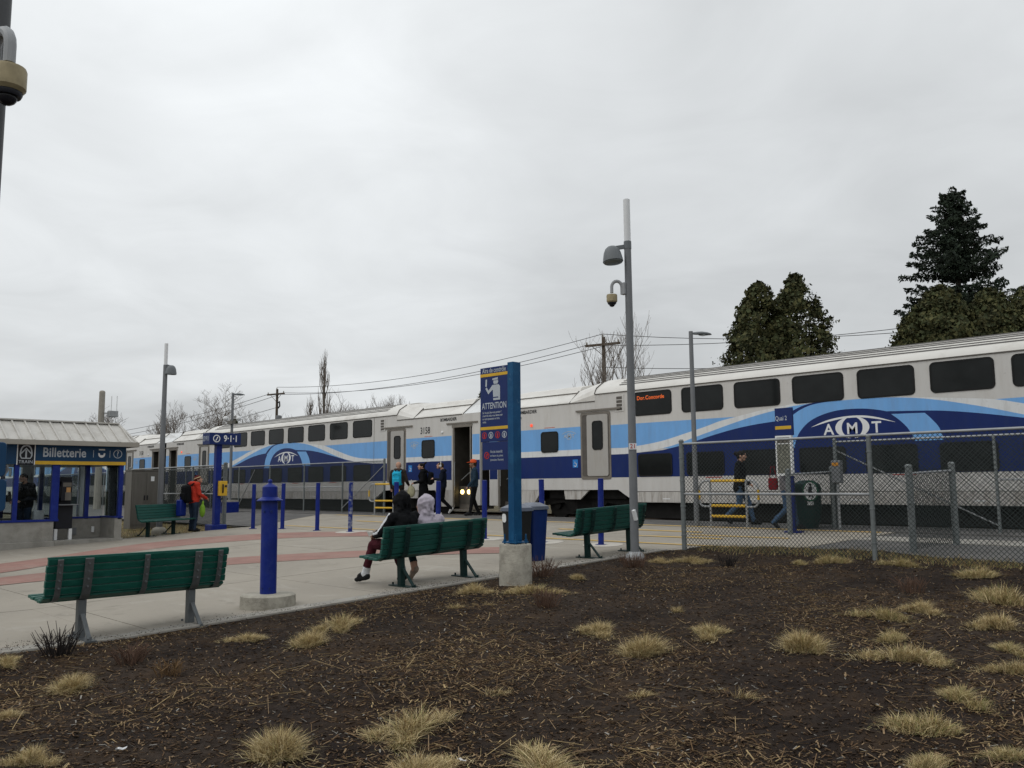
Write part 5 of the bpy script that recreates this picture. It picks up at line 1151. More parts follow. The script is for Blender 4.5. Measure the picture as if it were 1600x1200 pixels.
def cedar(label, x, y, h, rad, seed, n=9000, z0=.5, mats=(M_cedar, M_cedar2), size=.17, pw=1.5, gap=-.35, group=None):
    r = np.random.default_rng(seed); t = thing('cedar_tree', label, 'tree', (x, y, GB), 0, group)
    mb = MB(); mb.tube([(0,0,0),(.05,.05,h*.5),(0,0,h*.93)], [rad*.10,rad*.06,.02], 7)
    rr = random.Random(seed)
    for k in range(40):
        z = h*(.1+.8*rr.random()); a = rr.uniform(0,2*PI); L = rad*(1-(z/h)**1.6)*.85
        mb.tube([(0,0,z),(math.cos(a)*L*.5,math.sin(a)*L*.5,z+L*.35),(math.cos(a)*L,math.sin(a)*L,z+L*.8)], [.045,.03,.012], 4, cap=False)
    mb.build('trunk', M_bark2, t)
    # foliage: shell and inner sprays with irregular outline and gaps
    ph = r.uniform(0,6,8); m = int(n*2.6)
    f = r.random(m)**.85; z = z0+(h-z0)*f; an = r.uniform(0,2*PI,m)
    prof = (1-f**pw)**.75
    wob = 1+.16*np.sin(3*an+2.2*z+ph[0])*np.sin(1.9*z+ph[1])+.12*np.sin(7*an-3.1*z+ph[2])+.10*np.sin(5.3*z+2*an+ph[3])
    q = np.where(r.random(m) < .72, r.uniform(.72,1.06,m), r.uniform(.1,.8,m)); rd = rad*prof*wob*q+.03
    c = np.stack([rd*np.cos(an), rd*np.sin(an), z+.25*(q-.5)], 1)+r.normal(0,.06,(m,3))
    gp = np.sin(2.3*c[:,0]+1.3*c[:,2]+ph[4])*np.sin(2.6*c[:,1]-1.7*c[:,2]+ph[5])+.7*np.sin(5.1*c[:,0]-3.4*c[:,1]+ph[6])*np.sin(4.4*c[:,2]+2.2*c[:,0]+ph[7])
    c = c[gp > r.normal(gap,.25,m)][:n]; c = c[c[:,2] < h+.3]
    nn = c*np.array([1,1,0])+r.normal(size=c.shape)*.9+np.array([0,0,.5])
    leaves('crown', c, nn, size, seed, list(mats), t, aspect=1.3)
    return t
cedar('left one of two pointed cedars rising behind the train', -21.25,38.25, 10.8, 2.15, 21, n=34000, pw=2.9, gap=-.22, group='pair of cedars')
cedar('right one of two pointed cedars rising behind the train', -19.95,39.55, 11.2, 2.15, 22, n=28000, pw=2.9, gap=-.02, group='pair of cedars')
for k, (x, y, h, rd, lb) in enumerate(((-15.0,41.7,9.0,1.5,'lowest left cedar of the hedge below the spruce'),(-14.2,42.5,10.1,2.3,'olive cedar of the hedge in front of the spruce trunk'),(-12.6,44.1,9.9,2.4,'cedar of the hedge right of the spruce foot'),(-11.0,45.7,10.3,2.4,'cedar of the hedge cut by the right picture edge'))):
    cedar(lb, x, y, h, rd, 40+k, n=28000, pw=4.0, gap=-.75, mats=(M_cedar2, M_cedar), group='cedar hedge below the spruce')
cedar('small dark conifer tip peeking left of the control sign', -49.5,46.0, 8.9, 1.6, 77, n=5000)
cedar('small olive conifer poking up behind the second train coach roof', -72.5,36.6, 7.2, 1.3, 78, n=3500)
def spruce(label, x, y, h, rad, seed):
    rr = random.Random(seed); r = np.random.default_rng(seed); t = thing('spruce_tree', label, 'tree', (x, y, GB))
    mb = MB(); mb.tube([(0,0,0),(0,0,h*.6),(0,0,h)], [.32,.17,.02], 8); C_, N_ = [], []
    z = 4.0
    while z < h-.15:
        f = z/h; nb = 7 if f < .85 else 5; ph = rr.uniform(0,6)
        for b_ in range(nb):
            a = ph+2*PI*b_/nb+rr.uniform(-.3,.3); L = (rad*(1-f)**.70+.10)*rr.uniform(.62,1.15); o_ = Vector((math.cos(a),math.sin(a),0)); s_ = Vector((-o_.y,o_.x,0))
            droop = -.20 if f < .7 else .25
            pts = [Vector((0,0,z))]
            for i in range(1,6):
                q = i/5; pts.append(Vector((0,0,z))+o_*L*q+Vector((0,0,L*(droop*q*(1.5-q)+.22*max(q-.6,0)))))
            mb.tube(pts, [.05,.04,.032,.024,.016,.008], 4, cap=False)
            m = int(26+L*125)
            for j in range(m):
                q = rr.random()**.75; i = min(int(q*5),4); c = pts[i].lerp(pts[i+1], q*5-i); wd = .42*L*(1-q)*.8+.12
                off = rr.uniform(-1,1); hang = rr.random()**1.5
                c = c + s_*off*wd + o_*(-abs(off)*wd*.25) + Vector((0,0,-hang*.34*(1-.3*q)))
                C_.append(tuple(c)); N_.append((o_.x*.4+rr.gauss(0,.5), o_.y*.4+rr.gauss(0,.5), .35+rr.gauss(0,.4)))
        z += .50*(1-.45*f)+.04
    for j in range(60): C_.append((rr.gauss(0,.08),rr.gauss(0,.08),h-rr.random()*.7)); N_.append((rr.gauss(0,1),rr.gauss(0,1),.3))
    mb.build('trunk', M_bark2, t)
    leaves('crown', np.array(C_), np.array(N_), .19, seed, [M_spruce, M_spruce2], t, aspect=.8, mixw=[.7,.3])
spruce('tall dark spruce with drooping branches at the upper right', -15.3,48.7, 16.9, 6.1, 5)

# ================================================================== UTILITY POLES AND CABLES
def upole(label, x, y, h, arm=True, trans=False, rz=0.0, lean=0.0):
    t = thing('utility_pole', label, 'utility pole', (x, y, GB), rz, 'wooden utility poles'); t.rotation_euler.x = lean
    mb = MB(); mb.cyl((0,0,0),(0,0,h),.17,.11,n=12); mb.build('pole', M_wood, t)
    mb = MB(); mb.box(-1.15,1.15,-.22,-.10,h-.55,h-.41); mb.build('cross_arm', M_wood, t, smooth=None)
    for s in (-1,1): mb = MB(); mb.bar((s*.75,-.15,h-.5),(0,-.12,h-1.15),.03,.03); mb.build('arm_brace', M_wood, t, smooth=None)
    for s in (-1.05,-.05,1.05):
        zb = h-.41 if s != -.05 else h; mb = MB(); mb.lathe([(.03,0),(.06,.03),(.035,.07),(.06,.10),(.03,.16)], c=(s,-.16 if s != -.05 else 0,zb), n=10); mb.build('insulator', M_cpole, t)
    if trans:
        mb = MB(); mb.lathe([(.24,0),(.26,.04),(.26,.75),(.24,.80),(.05,.84)], c=(.42,-.1,h-3.3), n=18); mb.build('transformer', M_pole, t)
        mb = MB(); mb.tube([(.2,-.1,h-1.3),(.45,-.1,h-1.2),(.5,-.1,h-1.6),(.3,-.1,h-1.8)], .07, 6); mb.build('fuse_cutout', M_black, t)
    return t
upole('wooden utility pole with tilted cross arm in front of the larch', -33.02,40.55,10.0, rz=R(15))
upole('distant wooden utility pole with transformer left of the poplar', -72.3,40.7,10.15, trans=True, rz=R(12))
def cable(a, b_, sag, label, r=.018):
    a, b_ = Vector(a), Vector(b_); mb = MB(); pts = [a.lerp(b_, k/16)+Vector((0,0,-sag*4*(k/16)*(1-k/16))) for k in range(17)]
    mb.tube(pts, r, 4, cap=False); tag(mb.build('power_cable', M_wireline), label, 'cable', 'overhead cables')
P1 = [(-34.0,40.2,10.05),(-33.05,40.5,10.65),(-32.0,40.75,10.05)]; P2 = [(-73.3,40.4,10.2),(-72.3,40.7,10.8),(-71.3,40.9,10.2)]
for k, nm in enumerate(('left','middle','right')):
    cable(P2[k], P1[k], .9, 'overhead cable between the two utility poles, %s one' % nm); 
cable(P1[0], (-7.0,53.5,11.3), .9, 'top overhead cable running right from the larch pole'); cable(P1[1], (-7.0,53.2,10.6), 1.0, 'middle overhead cable running right from the larch pole'); cable((-33,40.5,8.6), (-7.0,53,9.2), .8, 'lowest overhead cable running right from the larch pole')
cable(P2[0], (-140,38.8,9.0), 1.2, 'upper overhead cable running left from the distant pole', .022); cable(P2[2], (-140,39.3,8.6), 1.4, 'middle overhead cable running left from the distant pole', .022); cable((-72.3,40.7,8.9), (-140,39,7.4), 1.2, 'lowest overhead cable running left from the distant pole', .022)
t = thing('concrete_pole', 'square concrete pole with radio box and antennas behind the ticket office', 'pole', (-47.1,16.36,gz(16.36)))
mb = MB(); mb.cyl((0,0,-.1),(0,0,6.05),.19,.15,n=10); mb.lathe([(.15,6.05),(.12,6.12),(.03,6.15)], n=10); mb.build('pole', M_cpole, t)
mb = MB(); mb.cbox((.42,.42,4.9),(.42,.42,.32)); rb = mb.build('radio_box', M_steel, t, smooth=None, bevel=.02)
for s in (.36,.56): mb = MB(); mb.cyl((s,s,5.05),(s,s,5.85),.02,n=6); mb.build('antenna', M_white, t)
mb = MB(); mb.bar((0,0,4.95),(.3,.3,4.95),.06,.06); mb.build('bracket', M_steel, t, smooth=None)
# ================================================================== GRASS TUFTS AND DEAD SHRUBS
M_gr = [mat('tuft_straw', (0.40,0.31,0.155), 0.85, var=0.4, scale=25, spec=.08), mat('tuft_pale', (0.56,0.455,0.265), 0.85, var=0.3, scale=25, spec=.08), mat('tuft_olive', (0.25,0.235,0.10), 0.85, var=0.4, scale=25, spec=.08), mat('tuft_brown', (0.17,0.11,0.055), 0.85, var=0.4, scale=25, spec=.05)]
def tuft_mesh(seed, n, hgt, spread, mixw, lean=0.32, curl=.8):
    """domed clump of bent blades, unit width"""
    r = np.random.default_rng(seed)
    lob = r.normal(0, .19, (5,2))*np.array([1.25,.8]); k = r.integers(0,5,n)
    rad = r.random(n)**.6*.22; an = r.uniform(0,2*PI,n)
    x = lob[k,0]+rad*np.cos(an); y = (lob[k,1]+rad*np.sin(an))*.8
    fl = r.random(n) < .10; x = np.where(fl, x*1.55, x); y = np.where(fl, y*1.55, y)
    q = np.hypot(x,y); edge = np.clip(q/.42,0,1.2)
    L = hgt*(.95-.35*edge)*r.uniform(.5,1.3,n)*(1+.25*np.sin(9*x+seed)*np.sin(11*y))
    out = np.stack([x,y],1)/np.maximum(q,.03)[:,None]
    dirx = out*(lean*edge)[:,None]+r.normal(0,.70,(n,2))
    d = np.stack([dirx[:,0],dirx[:,1],np.where(fl,.22,1.0)],1); d /= np.linalg.norm(d,axis=1,keepdims=True)
    bend = np.stack([dirx[:,0],dirx[:,1],-.35*edge-.1],1)*curl
    b0 = np.stack([x*spread,y*spread,np.full(n,-.02)],1); b1 = b0+d*(L*.55)[:,None]; b2 = b1+(d+bend)*(L*.5)[:,None]
    th = r.uniform(0,2*PI,n); w = np.stack([np.cos(th),np.sin(th),np.zeros(n)],1)*(.0048*r.uniform(.6,1.4,n))[:,None]
    V = np.stack([b0-w,b0+w,b1-w*.8,b1+w*.8,b2],1).reshape(-1,3); o_ = (np.arange(n)*5)[:,None]
    F4 = o_+np.array([0,1,3,2]); F3 = o_+np.array([2,3,4])
    me = bpy.data.meshes.new('blades'); me.from_pydata(V.tolist(), [], F4.tolist()+F3.tolist())
    for m in M_gr: me.materials.append(m)
    kk = r.choice(4,n,p=mixw); me.polygons.foreach_set('material_index', np.tile(kk,2).astype(int)); return me
TM = {'d0':tuft_mesh(1,2400,.33,1,[.5,.33,.08,.09]),'d1':tuft_mesh(2,2300,.30,1,[.48,.36,.06,.10]),'d2':tuft_mesh(3,2100,.34,1,[.5,.28,.12,.10]),'g0':tuft_mesh(4,1500,.30,1,[.42,.20,.28,.10]),'g1':tuft_mesh(5,1600,.27,1,[.45,.25,.22,.08]),'s0':tuft_mesh(6,260,.28,1,[.35,.2,.05,.40],1.3,.8),'s1':tuft_mesh(7,300,.24,1,[.4,.25,.05,.30],1.5,.9)}
tufts = [(-7.25,2.39,.47,'d0','straw grass tuft in the mulch below the dark twiggy shrub, near left'),(-6.64,1.80,.24,'d1','straw tuft cut by the left picture edge, halfway up the bed'),(-7.87,4.19,.37,'d1','straw tuft in the bed right of the near bench leg'),(-7.71,5.11,.49,'d2','rounded straw tuft nearest the kerb below the blue post'),
 (-7.11,4.38,.5,'d0','straw tuft just in front of the rounded one below the blue post'),(-4.47,2.54,.52,'d0','large straw tuft at the bottom, left of centre'),(-4.34,3.39,.5,'d2','large straw tuft at the bottom centre left, above the cut one'),(-3.68,2.94,.5,'d1','straw tuft cut by the bottom edge, left of centre'),(-3.32,3.5,.5,'d2','straw tuft cut by the bottom edge at the centre'),
 (-5.41,6.48,.42,'d1','left tuft of the twin clump in mid bed'),(-4.54,6.04,.54,'d0','wide double tuft in mid bed, right of the left twin'),(-4.53,7.03,.4,'d2','small round tuft in mid bed by itself, right of the double tuft'),(-3.48,6.82,.55,'d0','broad round tuft right of the mid bed clumps'),(-3.5,8.31,.44,'g0','greenish tuft behind the right trio'),(-3.29,8.77,.4,'d1','brown tuft farthest back in the right trio'),
 (-3.1,7.61,.4,'g1','greenish middle tuft of the right trio'),(-2.71,6.92,.5,'d2','front double tuft of the right trio'),(-1.99,5.87,.38,'g0','olive sparse tuft near the lower right'),(-1.99,5.24,.46,'g1','olive low tuft below the sparse one, lower right'),(-2.99,10.08,.78,'g1','wide pale grass patch at the right edge near the fence'),(-2.57,8.59,.5,'d1','pale tuft at the right edge below the wide patch'),
 (-2.2,7.62,.4,'g0','pale tuft at the right edge, third from the fence'),(-1.95,6.89,.32,'d2','straw tuft at the right edge, fourth from the fence'),(-1.47,5.09,.28,'g0','straw tuft in the lower right corner'),(-1.77,4.66,.32,'g1','olive tuft cut by the bottom edge at the right'),(-8.06,7.28,.5,'d1','low straw patch by the kerb left of the concrete block'),(-7.46,6.49,.3,'s1','small brown tuft in front of the seated pair'),
 (-7.26,6.72,.25,'s0','tiny dark tuft right of the small brown one'),(-7.45,7.67,.5,'d2','straw tuft in front of the concrete sign block'),(-8.2,11.33,.42,'d1','straw tuft just right of the tall lamp post base'),(-7.76,11.57,.46,'d2','straw tuft second right of the tall lamp post base'),(-5.82,12.26,.58,'g1','greenish tuft at the fence foot, mid panel'),(-6.07,11.78,.3,'g0','small greenish tuft at the fence foot, left one'),
 (-4.87,12.29,.55,'g0','greenish patch at the foot of the second fence post'),(-4.56,4.24,.34,'s0','sparse brown stubble tuft in the lower centre'),(-3.72,4.89,.3,'s1','sparse stubble tuft right of centre'),(-3.2,5.24,.36,'s0','sparse pale stubble tuft farther right of centre'),(-7.9,9.01,.3,'d0','small straw tuft right behind the sign block'),(-5.27,1.55,.34,'d1','straw tuft in the bottom left corner'),
 (-8.44,2.25,.26,'d2','small straw tuft by the kerb at the left edge'),(-5.4,7.78,.32,'s1','flat brown tuft behind the twin clump'),(-3.69,11.74,.6,'g1','pale grass strip at the fence foot, right side'),(-7.22,8.0,.26,'s1','small brown tuft right of the sign block')]
random.seed(2)
for x, y, w, k, lb in tufts:
    t = thing('grass_tuft', lb, 'grass tuft', (x, y, float(bedz(x, y))+.005), random.uniform(0,6), 'dry grass tufts in the bed')
    o = inst('blades', TM[k], t); o['kind'] = 'stuff'; o.scale = (w*random.uniform(.78,1.05), w*random.uniform(.72,.98), w*random.uniform(.78,1.08))
# thin grass along the fence foot
r_ = np.random.default_rng(3); n = 5200
gx = r_.uniform(-8.6,1.2,n); gy = 13.25+r_.normal(0,.22,n); gy = np.clip(gy,12.6,13.74); z0_ = bedz(gx,gy)
L = r_.uniform(.03,.10,n); V = np.stack([np.stack([gx-.004,gy,z0_],1),np.stack([gx+.004,gy,z0_],1),np.stack([gx+r_.normal(0,.04,n),gy+r_.normal(0,.04,n),z0_+L],1)],1).reshape(-1,3)
me = bpy.data.meshes.new('verge_grass'); me.from_pydata(V.tolist(), [], (np.arange(n*3).reshape(-1,3)).tolist())
for m in (M_gr[0],M_gr[2],M_gr[3]): me.materials.append(m)
me.polygons.foreach_set('material_index', r_.integers(0,3,n).astype(int)); o = bpy.data.objects.new('verge_grass', me); COL.objects.link(o); tag(o, 'thin dry grass along the fence foot', kind='stuff')
n = 5200; gx = r_.uniform(-33,-23.7,n); gy = r_.uniform(9.0,12.6,n); ok = gx < -23.75-(gy-8.9)*.10; gx, gy = gx[ok], gy[ok]; n = len(gx); z0_ = 0.0372*np.clip(gy-3.5,0,15)-.10; L = r_.uniform(.06,.17,n)
V = np.stack([np.stack([gx-.008,gy,z0_],1),np.stack([gx+.008,gy,z0_],1),np.stack([gx+r_.normal(0,.05,n),gy+r_.normal(0,.05,n),z0_+L],1)],1).reshape(-1,3)
me = bpy.data.meshes.new('lawn_grass'); me.from_pydata(V.tolist(), [], (np.arange(n*3).reshape(-1,3)).tolist())
for m in (M_gr[0],M_gr[2],M_gr[3]): me.materials.append(m)
me.polygons.foreach_set('material_index', r_.integers(0,3,n).astype(int)); o = bpy.data.objects.new('lawn_grass', me); COL.objects.link(o); tag(o, 'yellowish lawn behind the far bench', kind='stuff')

M_stemdk = mat('dark_stem', (0.022,0.018,0.017), 0.9, var=.3); M_stemrd = mat('reddish_stem', (0.11,0.066,0.046), 0.9, var=.4)
def shrub(label, x, y, w, h, n, seed, mt):
    rr = random.Random(seed); t = thing('dead_shrub', label, 'shrub', (x, y, float(bedz(x, y))), 0, 'leafless low shrubs in the bed'); mb = MB()
    for k in range(n):
        a = rr.uniform(0,2*PI); b_ = Vector((math.cos(a),math.sin(a),0))*w*.28*rr.random(); d = (Vector((math.cos(a),math.sin(a),0))*rr.uniform(.1,.8)*w/h*.6+Vector((0,0,1))).normalized(); L = h*rr.uniform(.55,1.1)
        p1 = b_+d*L*.55+Vector((rr.gauss(0,.01),rr.gauss(0,.01),0)); p2 = b_+d*L+Vector((rr.gauss(0,.02),rr.gauss(0,.02),rr.gauss(0,.01)))
        mb.tube([b_+Vector((0,0,-.02)),p1,p2], [.0045,.0035,.002], 4)
        if rr.random() < .5: q = p1+Vector((rr.gauss(0,.05),rr.gauss(0,.05),rr.uniform(.03,.09))); mb.tube([p1,q], [.004,.002], 3)
    mb.build('stems', mt, t)
shrub('dark twiggy shrub stubs at the kerb beside the near bench leg', -8.46,2.67,.42,.26,60,1,M_stemdk)
shrub('reddish brown low shrub right of the dark twiggy one', -7.83,3.07,.40,.18,60,2,M_stemrd)
shrub('small dry shrub stubble beside the reddish one at the left', -7.08,3.08,.32,.14,40,3,M_straw2)
shrub('dense reddish shrub in front of the concrete sign block', -6.63,7.05,.36,.22,70,4,M_stemrd)
shrub('twiggy brown shrub between sign block and blue bin', -8.45,8.9,.60,.28,80,5,M_stemrd)
shrub('reddish twiggy shrub at the tall lamp post base', -7.97,10.38,.55,.24,80,6,M_stemrd)
shrub('low dark twigs near the kerb behind the lamp post', -7.0,11.4,.3,.2,40,7,M_stemdk)
shrub('dark red twigs at the far right by the fence', -3.9,10.2,.4,.2,50,8,M_stemrd)
for k, (x, y, lb) in enumerate(((-3.71,3.22,'crumpled white paper scrap at the bottom centre'),(-5.07,1.92,'small white wrapper scrap at the bottom left'))):
    mb = MB(); rr = random.Random(k); vs = []
    for i in range(4):
        for j in range(4): vs.append((i*.018+rr.gauss(0,.003), j*.010+rr.gauss(0,.003), .012+rr.random()*.018))
    mb.add(vs, [(i*4+j,i*4+j+1,(i+1)*4+j+1,(i+1)*4+j) for i in range(3) for j in range(3)]); o = mb.build('paper_scrap', M_white, None, (x, y, float(bedz(x,y))+.004), k*1.1); tag(o, lb, 'litter'); sl = o.modifiers.new('thickness','SOLIDIFY'); sl.thickness = .002

# ================================================================== PEOPLE
def col(n, c, rough=.85, var=.15): return MATS.get(n) or mat(n, c, rough, var=var, scale=9, spec=.08)
SK = col('skin', (0.42,0.25,0.18), .6, .06); SK2 = col('skin_tanned', (0.28,0.16,0.11), .6, .06)
C_black = col('black_cloth', (0.0075,0.0078,0.009)); C_navy = col('navy_cloth', (0.008,0.011,0.02)); C_brown = col('dark_brown_cloth', (0.035,0.028,0.024)); C_lilac = col('lilac_fleece', (0.40,0.365,0.42), var=.08); C_maroon = col('maroon_track_pants', (0.055,0.012,0.018)); C_denim = col('blue_denim', (0.055,0.095,0.16), var=.2); C_dkdenim = col('dark_denim', (0.022,0.034,0.058), var=.2); C_red = col('red_jacket', (0.42,0.035,0.020), .6); C_wshoe = col('white_shoe', (0.55,0.54,0.52), .6); C_bshoe = col('black_shoe', (0.015,0.015,0.016), .6); C_beige = col('beige_shoe', (0.27,0.215,0.17), .7); C_hairdk = col('dark_hair', (0.014,0.011,0.010), .6); C_hairbr = col('brown_hair', (0.05,0.03,0.018), .6); C_orange = col('orange_cap_cloth', (0.62,0.09,0.03), .7); C_cyan = col('cyan_backpack_cloth', (0.02,0.36,0.55), .6); C_white = col('white_tee', (0.55,0.56,0.58)); C_jean = col('denim_jacket_cloth', (0.018,0.035,0.055)); C_grey = col('grey_top', (0.20,0.19,0.20)); C_lime = col('lime_bag', (0.16,0.30,0.03), .5); C_teal = col('teal_trousers', (0.012,0.028,0.032)); C_face = col('eyes_and_mouth', (0.06,0.03,0.025), .7); C_beard = col('ginger_beard', (0.16,0.06,0.03), .8)
STAND = dict(hd=(0,.035,1.62), nk=(0,0,1.47), ch=(0,0,1.30), be=(0,0,1.10), pe=(0,0,.95), shl=(-.185,0,1.41), shr=(.185,0,1.41), ell=(-.25,-.03,1.13), elr=(.25,-.03,1.13), wrl=(-.25,.09,.90), wrr=(.25,.09,.90), hil=(-.09,0,.92), hir=(.09,0,.92), knl=(-.10,.03,.50), knr=(.10,.03,.50), anl=(-.10,-.01,.095), anr=(.10,-.01,.095), tol=(-.12,.15,.04), tor=(.12,.15,.04))
SIT = dict(hd=(0,.06,1.27), nk=(0,.01,1.12), ch=(0,-.01,.96), be=(0,-.01,.76), pe=(0,0,.58), shl=(-.185,.01,1.06), shr=(.185,.01,1.06), ell=(-.26,.10,.82), elr=(.26,.10,.82), wrl=(-.12,.32,.73), wrr=(.12,.32,.73), hil=(-.09,.03,.56), hir=(.09,.03,.56), knl=(-.14,.47,.54), knr=(.14,.47,.54), anl=(-.15,.46,.11), anr=(.15,.46,.11), tol=(-.17,.62,.05), tor=(.17,.62,.05))
def person(label, loc, rz, base, J, m, extra=(), paint=(), yaw=0, pitch=0, scale=1.0, fat=1.0, hood=None, voxel=.011, seed=1):
    j = {k: Vector(v) for k, v in {**base, **J}.items()}
    prims = []                        # (p0, r0, p1, r1, material)
    A = lambda p0, r0, p1, r1, mt: prims.append((Vector(p0), r0, Vector(p1), r1, mt))
    top, bot, shoe, skin, hair = m['top'], m['bottom'], m['shoe'], m.get('skin', SK), m['hair']
    F_ = fat; X = Vector((1,0,0))
    A(j['shl'], .078*F_, j['shr'], .078*F_, top)
    ax = (j['shr']-j['shl']).normalized()
    for s in (-1,1):
        A(j['ch']+ax*s*.075, .118*F_, j['be']+ax*s*.07, .118*F_, top); A(j['be']+ax*s*.07, .118*F_, j['pe']+ax*s*.075+Vector((0,0,.0)), .122*F_, top)
        A(j['ch']+ax*s*.05, .11*F_, j['nk']+ax*s*.05-Vector((0,0,.07)), .075, top)
    A(j['nk']-Vector((0,0,.04)), .06, j['nk'].lerp(j['hd'], .55), .055, hood or skin)
    A(j['nk']-ax*.05-Vector((0,0,.015)), .052, j['nk']+ax*.05-Vector((0,0,.015)), .052, top)
    Rm = Matrix.Rotation(R(yaw), 3, 'Z') @ Matrix.Rotation(R(-pitch), 3, 'X'); hd = j['hd']
    H = lambda x, y, z: hd + Rm @ Vector((x,y,z))
    if hood:
        A(H(0,-.03,.045), .125, H(0,.0,.035), .122, hood); A(H(0,.0,-.03), .105, H(0,-.01,-.11), .105, hood); A(H(-.06,-.05,-.12), .07, H(.06,-.05,-.12), .07, hood); A(H(0,-.09,.10), .05, H(0,-.02,.14), .045, hood)
        A(H(.01,-.145,.10), .014, H(-.012,-.150,-.06), .012, hood); A(H(-.10,-.075,-.105), .030, H(.03,-.125,-.135), .034, hood); A(H(.10,-.06,-.10), .032, H(-.01,-.125,-.165), .028, hood); A(H(-.075,-.09,.0), .030, H(-.06,-.115,-.07), .024, hood); A(H(.09,-.05,.03), .034, H(.075,-.09,-.05), .026, hood)
        A(H(0,.07,-.02), .07, H(0,.075,-.06), .05, skin)
    else:
        A(H(0,-.025,.035), .092, H(0,.012,.04), .088, hair); A(H(-.018,.045,-.02), .06, H(-.010,.055,-.075), .042, skin); A(H(.018,.045,-.02), .06, H(.010,.055,-.075), .042, skin); A(H(0,.04,.03), .066, H(0,.05,.0), .062, skin)
        A(H(0,.10,.0), .013, H(0,.122,-.03), .016, skin); A(H(-.083,-.005,-.005), .018, H(-.083,-.005,-.035), .014, skin); A(H(.083,-.005,-.005), .018, H(.083,-.005,-.035), .014, skin)
        A(H(0,-.05,.0), .075, H(0,-.055,-.05), .055, hair)
        paint = list(paint) + [(H(-.036,.098,.005), .012, H(-.030,.10,.005), .012, C_face), (H(.036,.098,.005), .012, H(.030,.10,.005), .012, C_face), (H(-.02,.098,-.07), .008, H(.02,.098,-.07), .008, C_face), (H(-.045,.09,.028), .007, H(-.02,.10,.03), .007, hair), (H(.045,.09,.028), .007, H(.02,.10,.03), .007, hair)]  # dark eyes and mouth, and brows in the hair colour
    for s, q in (('l',-1),('r',1)):
        A(j['sh'+s], .070*F_, j['el'+s], .056*F_, top); A(j['el'+s], .055*F_, j['wr'+s], .042*F_, top)
        d = (j['wr'+s]-j['el'+s]).normalized(); w = j['wr'+s]; sd = d.cross(Vector((0,0,1))); sd = sd.normalized() if sd.length > .2 else Vector((0,1,0))
        cu = sd.cross(d)
        A(w, .030, w+d*.075, .028, skin)
        for k in range(4):
            b0 = w+d*.075+sd*(k-1.5)*.017; L = (.060,.072,.068,.052)[k]; mid = b0+d*L*.55-cu*.012; A(b0, .0095, mid, .009, skin); A(mid, .009, mid+d*L*.35-cu*.03, .008, skin)
        b0 = w+d*.02+sd*.03*q; A(b0, .012, b0+d*.03+sd*.022*q-cu*.01, .010, skin); A(b0+d*.03+sd*.022*q-cu*.01, .010, b0+d*.062+sd*.02*q-cu*.02, .009, skin)
        A(j['hi'+s], .098*F_, j['kn'+s], .070, bot); A(j['kn'+s], .068, j['an'+s], .052, bot)
        an, to = j['an'+s], j['to'+s]; sk = m.get('sock')
        if sk: A(an+(j['kn'+s]-an).normalized()*.12, .056, an, .054, sk)
        dd = (to-an); dd.z = 0; dd = dd.normalized() if dd.length > .01 else Vector((0,1,0))
        heel = an-dd*.035+Vector((0,0,-.045)) if an.z < .16 else an-dd*.03
        A(heel, .045, to, .038, shoe); A(an, .048, an.lerp(to,.6)+Vector((0,0,.012)), .042, shoe)
    A(j['pe']-Vector((.06,0,.03)), .105, j['pe']+Vector((.06,0,-.03)), .105, bot)
    for e in extra: A(*e)
    mb = MB()
    for p0, r0, p1, r1, _ in prims:
        d = (p1-p0); 
        if d.length < 1e-4: d = Vector((0,0,1e-3)); p1 = p0+d
        u = d.normalized(); pts, rs_ = [], []
        for a in (80,55,28): pts.append(p0-u*r0*math.sin(R(a))); rs_.append(r0*math.cos(R(a)))
        pts += [p0,p1]; rs_ += [r0,r1]
        for a in (28,55,80): pts.append(p1+u*r1*math.sin(R(a))); rs_.append(r1*math.cos(R(a)))
        mb.tube(pts, rs_, 10 if r0 > .02 else 6)
    tmp = mb.build('tmp', SK)
    rm = tmp.modifiers.new('r','REMESH'); rm.mode = 'VOXEL'; rm.voxel_size = voxel
    sm = tmp.modifiers.new('s','SMOOTH'); sm.factor = .5; sm.iterations = 3
    dg = bpy.context.evaluated_depsgraph_get(); me = bpy.data.meshes.new_from_object(tmp.evaluated_get(dg)); bpy.data.objects.remove(tmp)
    mats = []; 
    for pr in prims + list(paint):
        if pr[4] not in mats: mats.append(pr[4])
    me.materials.clear()
    for x in mats: me.materials.append(x)
    nv = len(me.vertices); co = np.empty(nv*3); me.vertices.foreach_get('co', co); co = co.reshape(-1,3)
    def near(pts):
        best = np.full(len(pts), 1e9); who = np.zeros(len(pts), int)
        for i, (p0, r0, p1, r1, mt) in enumerate(prims + list(paint)):
            a, b_ = np.array(p0), np.array(p1); ab = b_-a; L2 = max(ab@ab, 1e-9); tt = np.clip(((pts-a)@ab)/L2, 0, 1); dist = np.linalg.norm(pts-(a+tt[:,None]*ab),axis=1)-(r0+(r1-r0)*tt)
            if i >= len(prims): dist = dist-.004
            u_ = dist < best; best[u_] = dist[u_]; who[u_] = mats.index(mt)
        return who
    cen = np.empty(len(me.polygons)*3); me.polygons.foreach_get('center', cen); who = near(cen.reshape(-1,3)); me.polygons.foreach_set('material_index', who.astype(np.int32))
    # cloth folds
    wv = near(co); nr = np.empty(nv*3); me.vertices.foreach_get('normal', nr); nr = nr.reshape(-1,3)
    cl = np.array([x not in (SK, SK2, C_hairdk, C_hairbr, C_face, C_beard) for x in mats])[wv]
    amp = np.array([noise.noise(Vector((p[0]*13+seed, p[1]*13, p[2]*9+p[0]*7)))+.6*noise.noise(Vector((p[0]*27, p[1]*27+seed, p[2]*22))) for p in co])*(.011 if hood else .0085)*cl
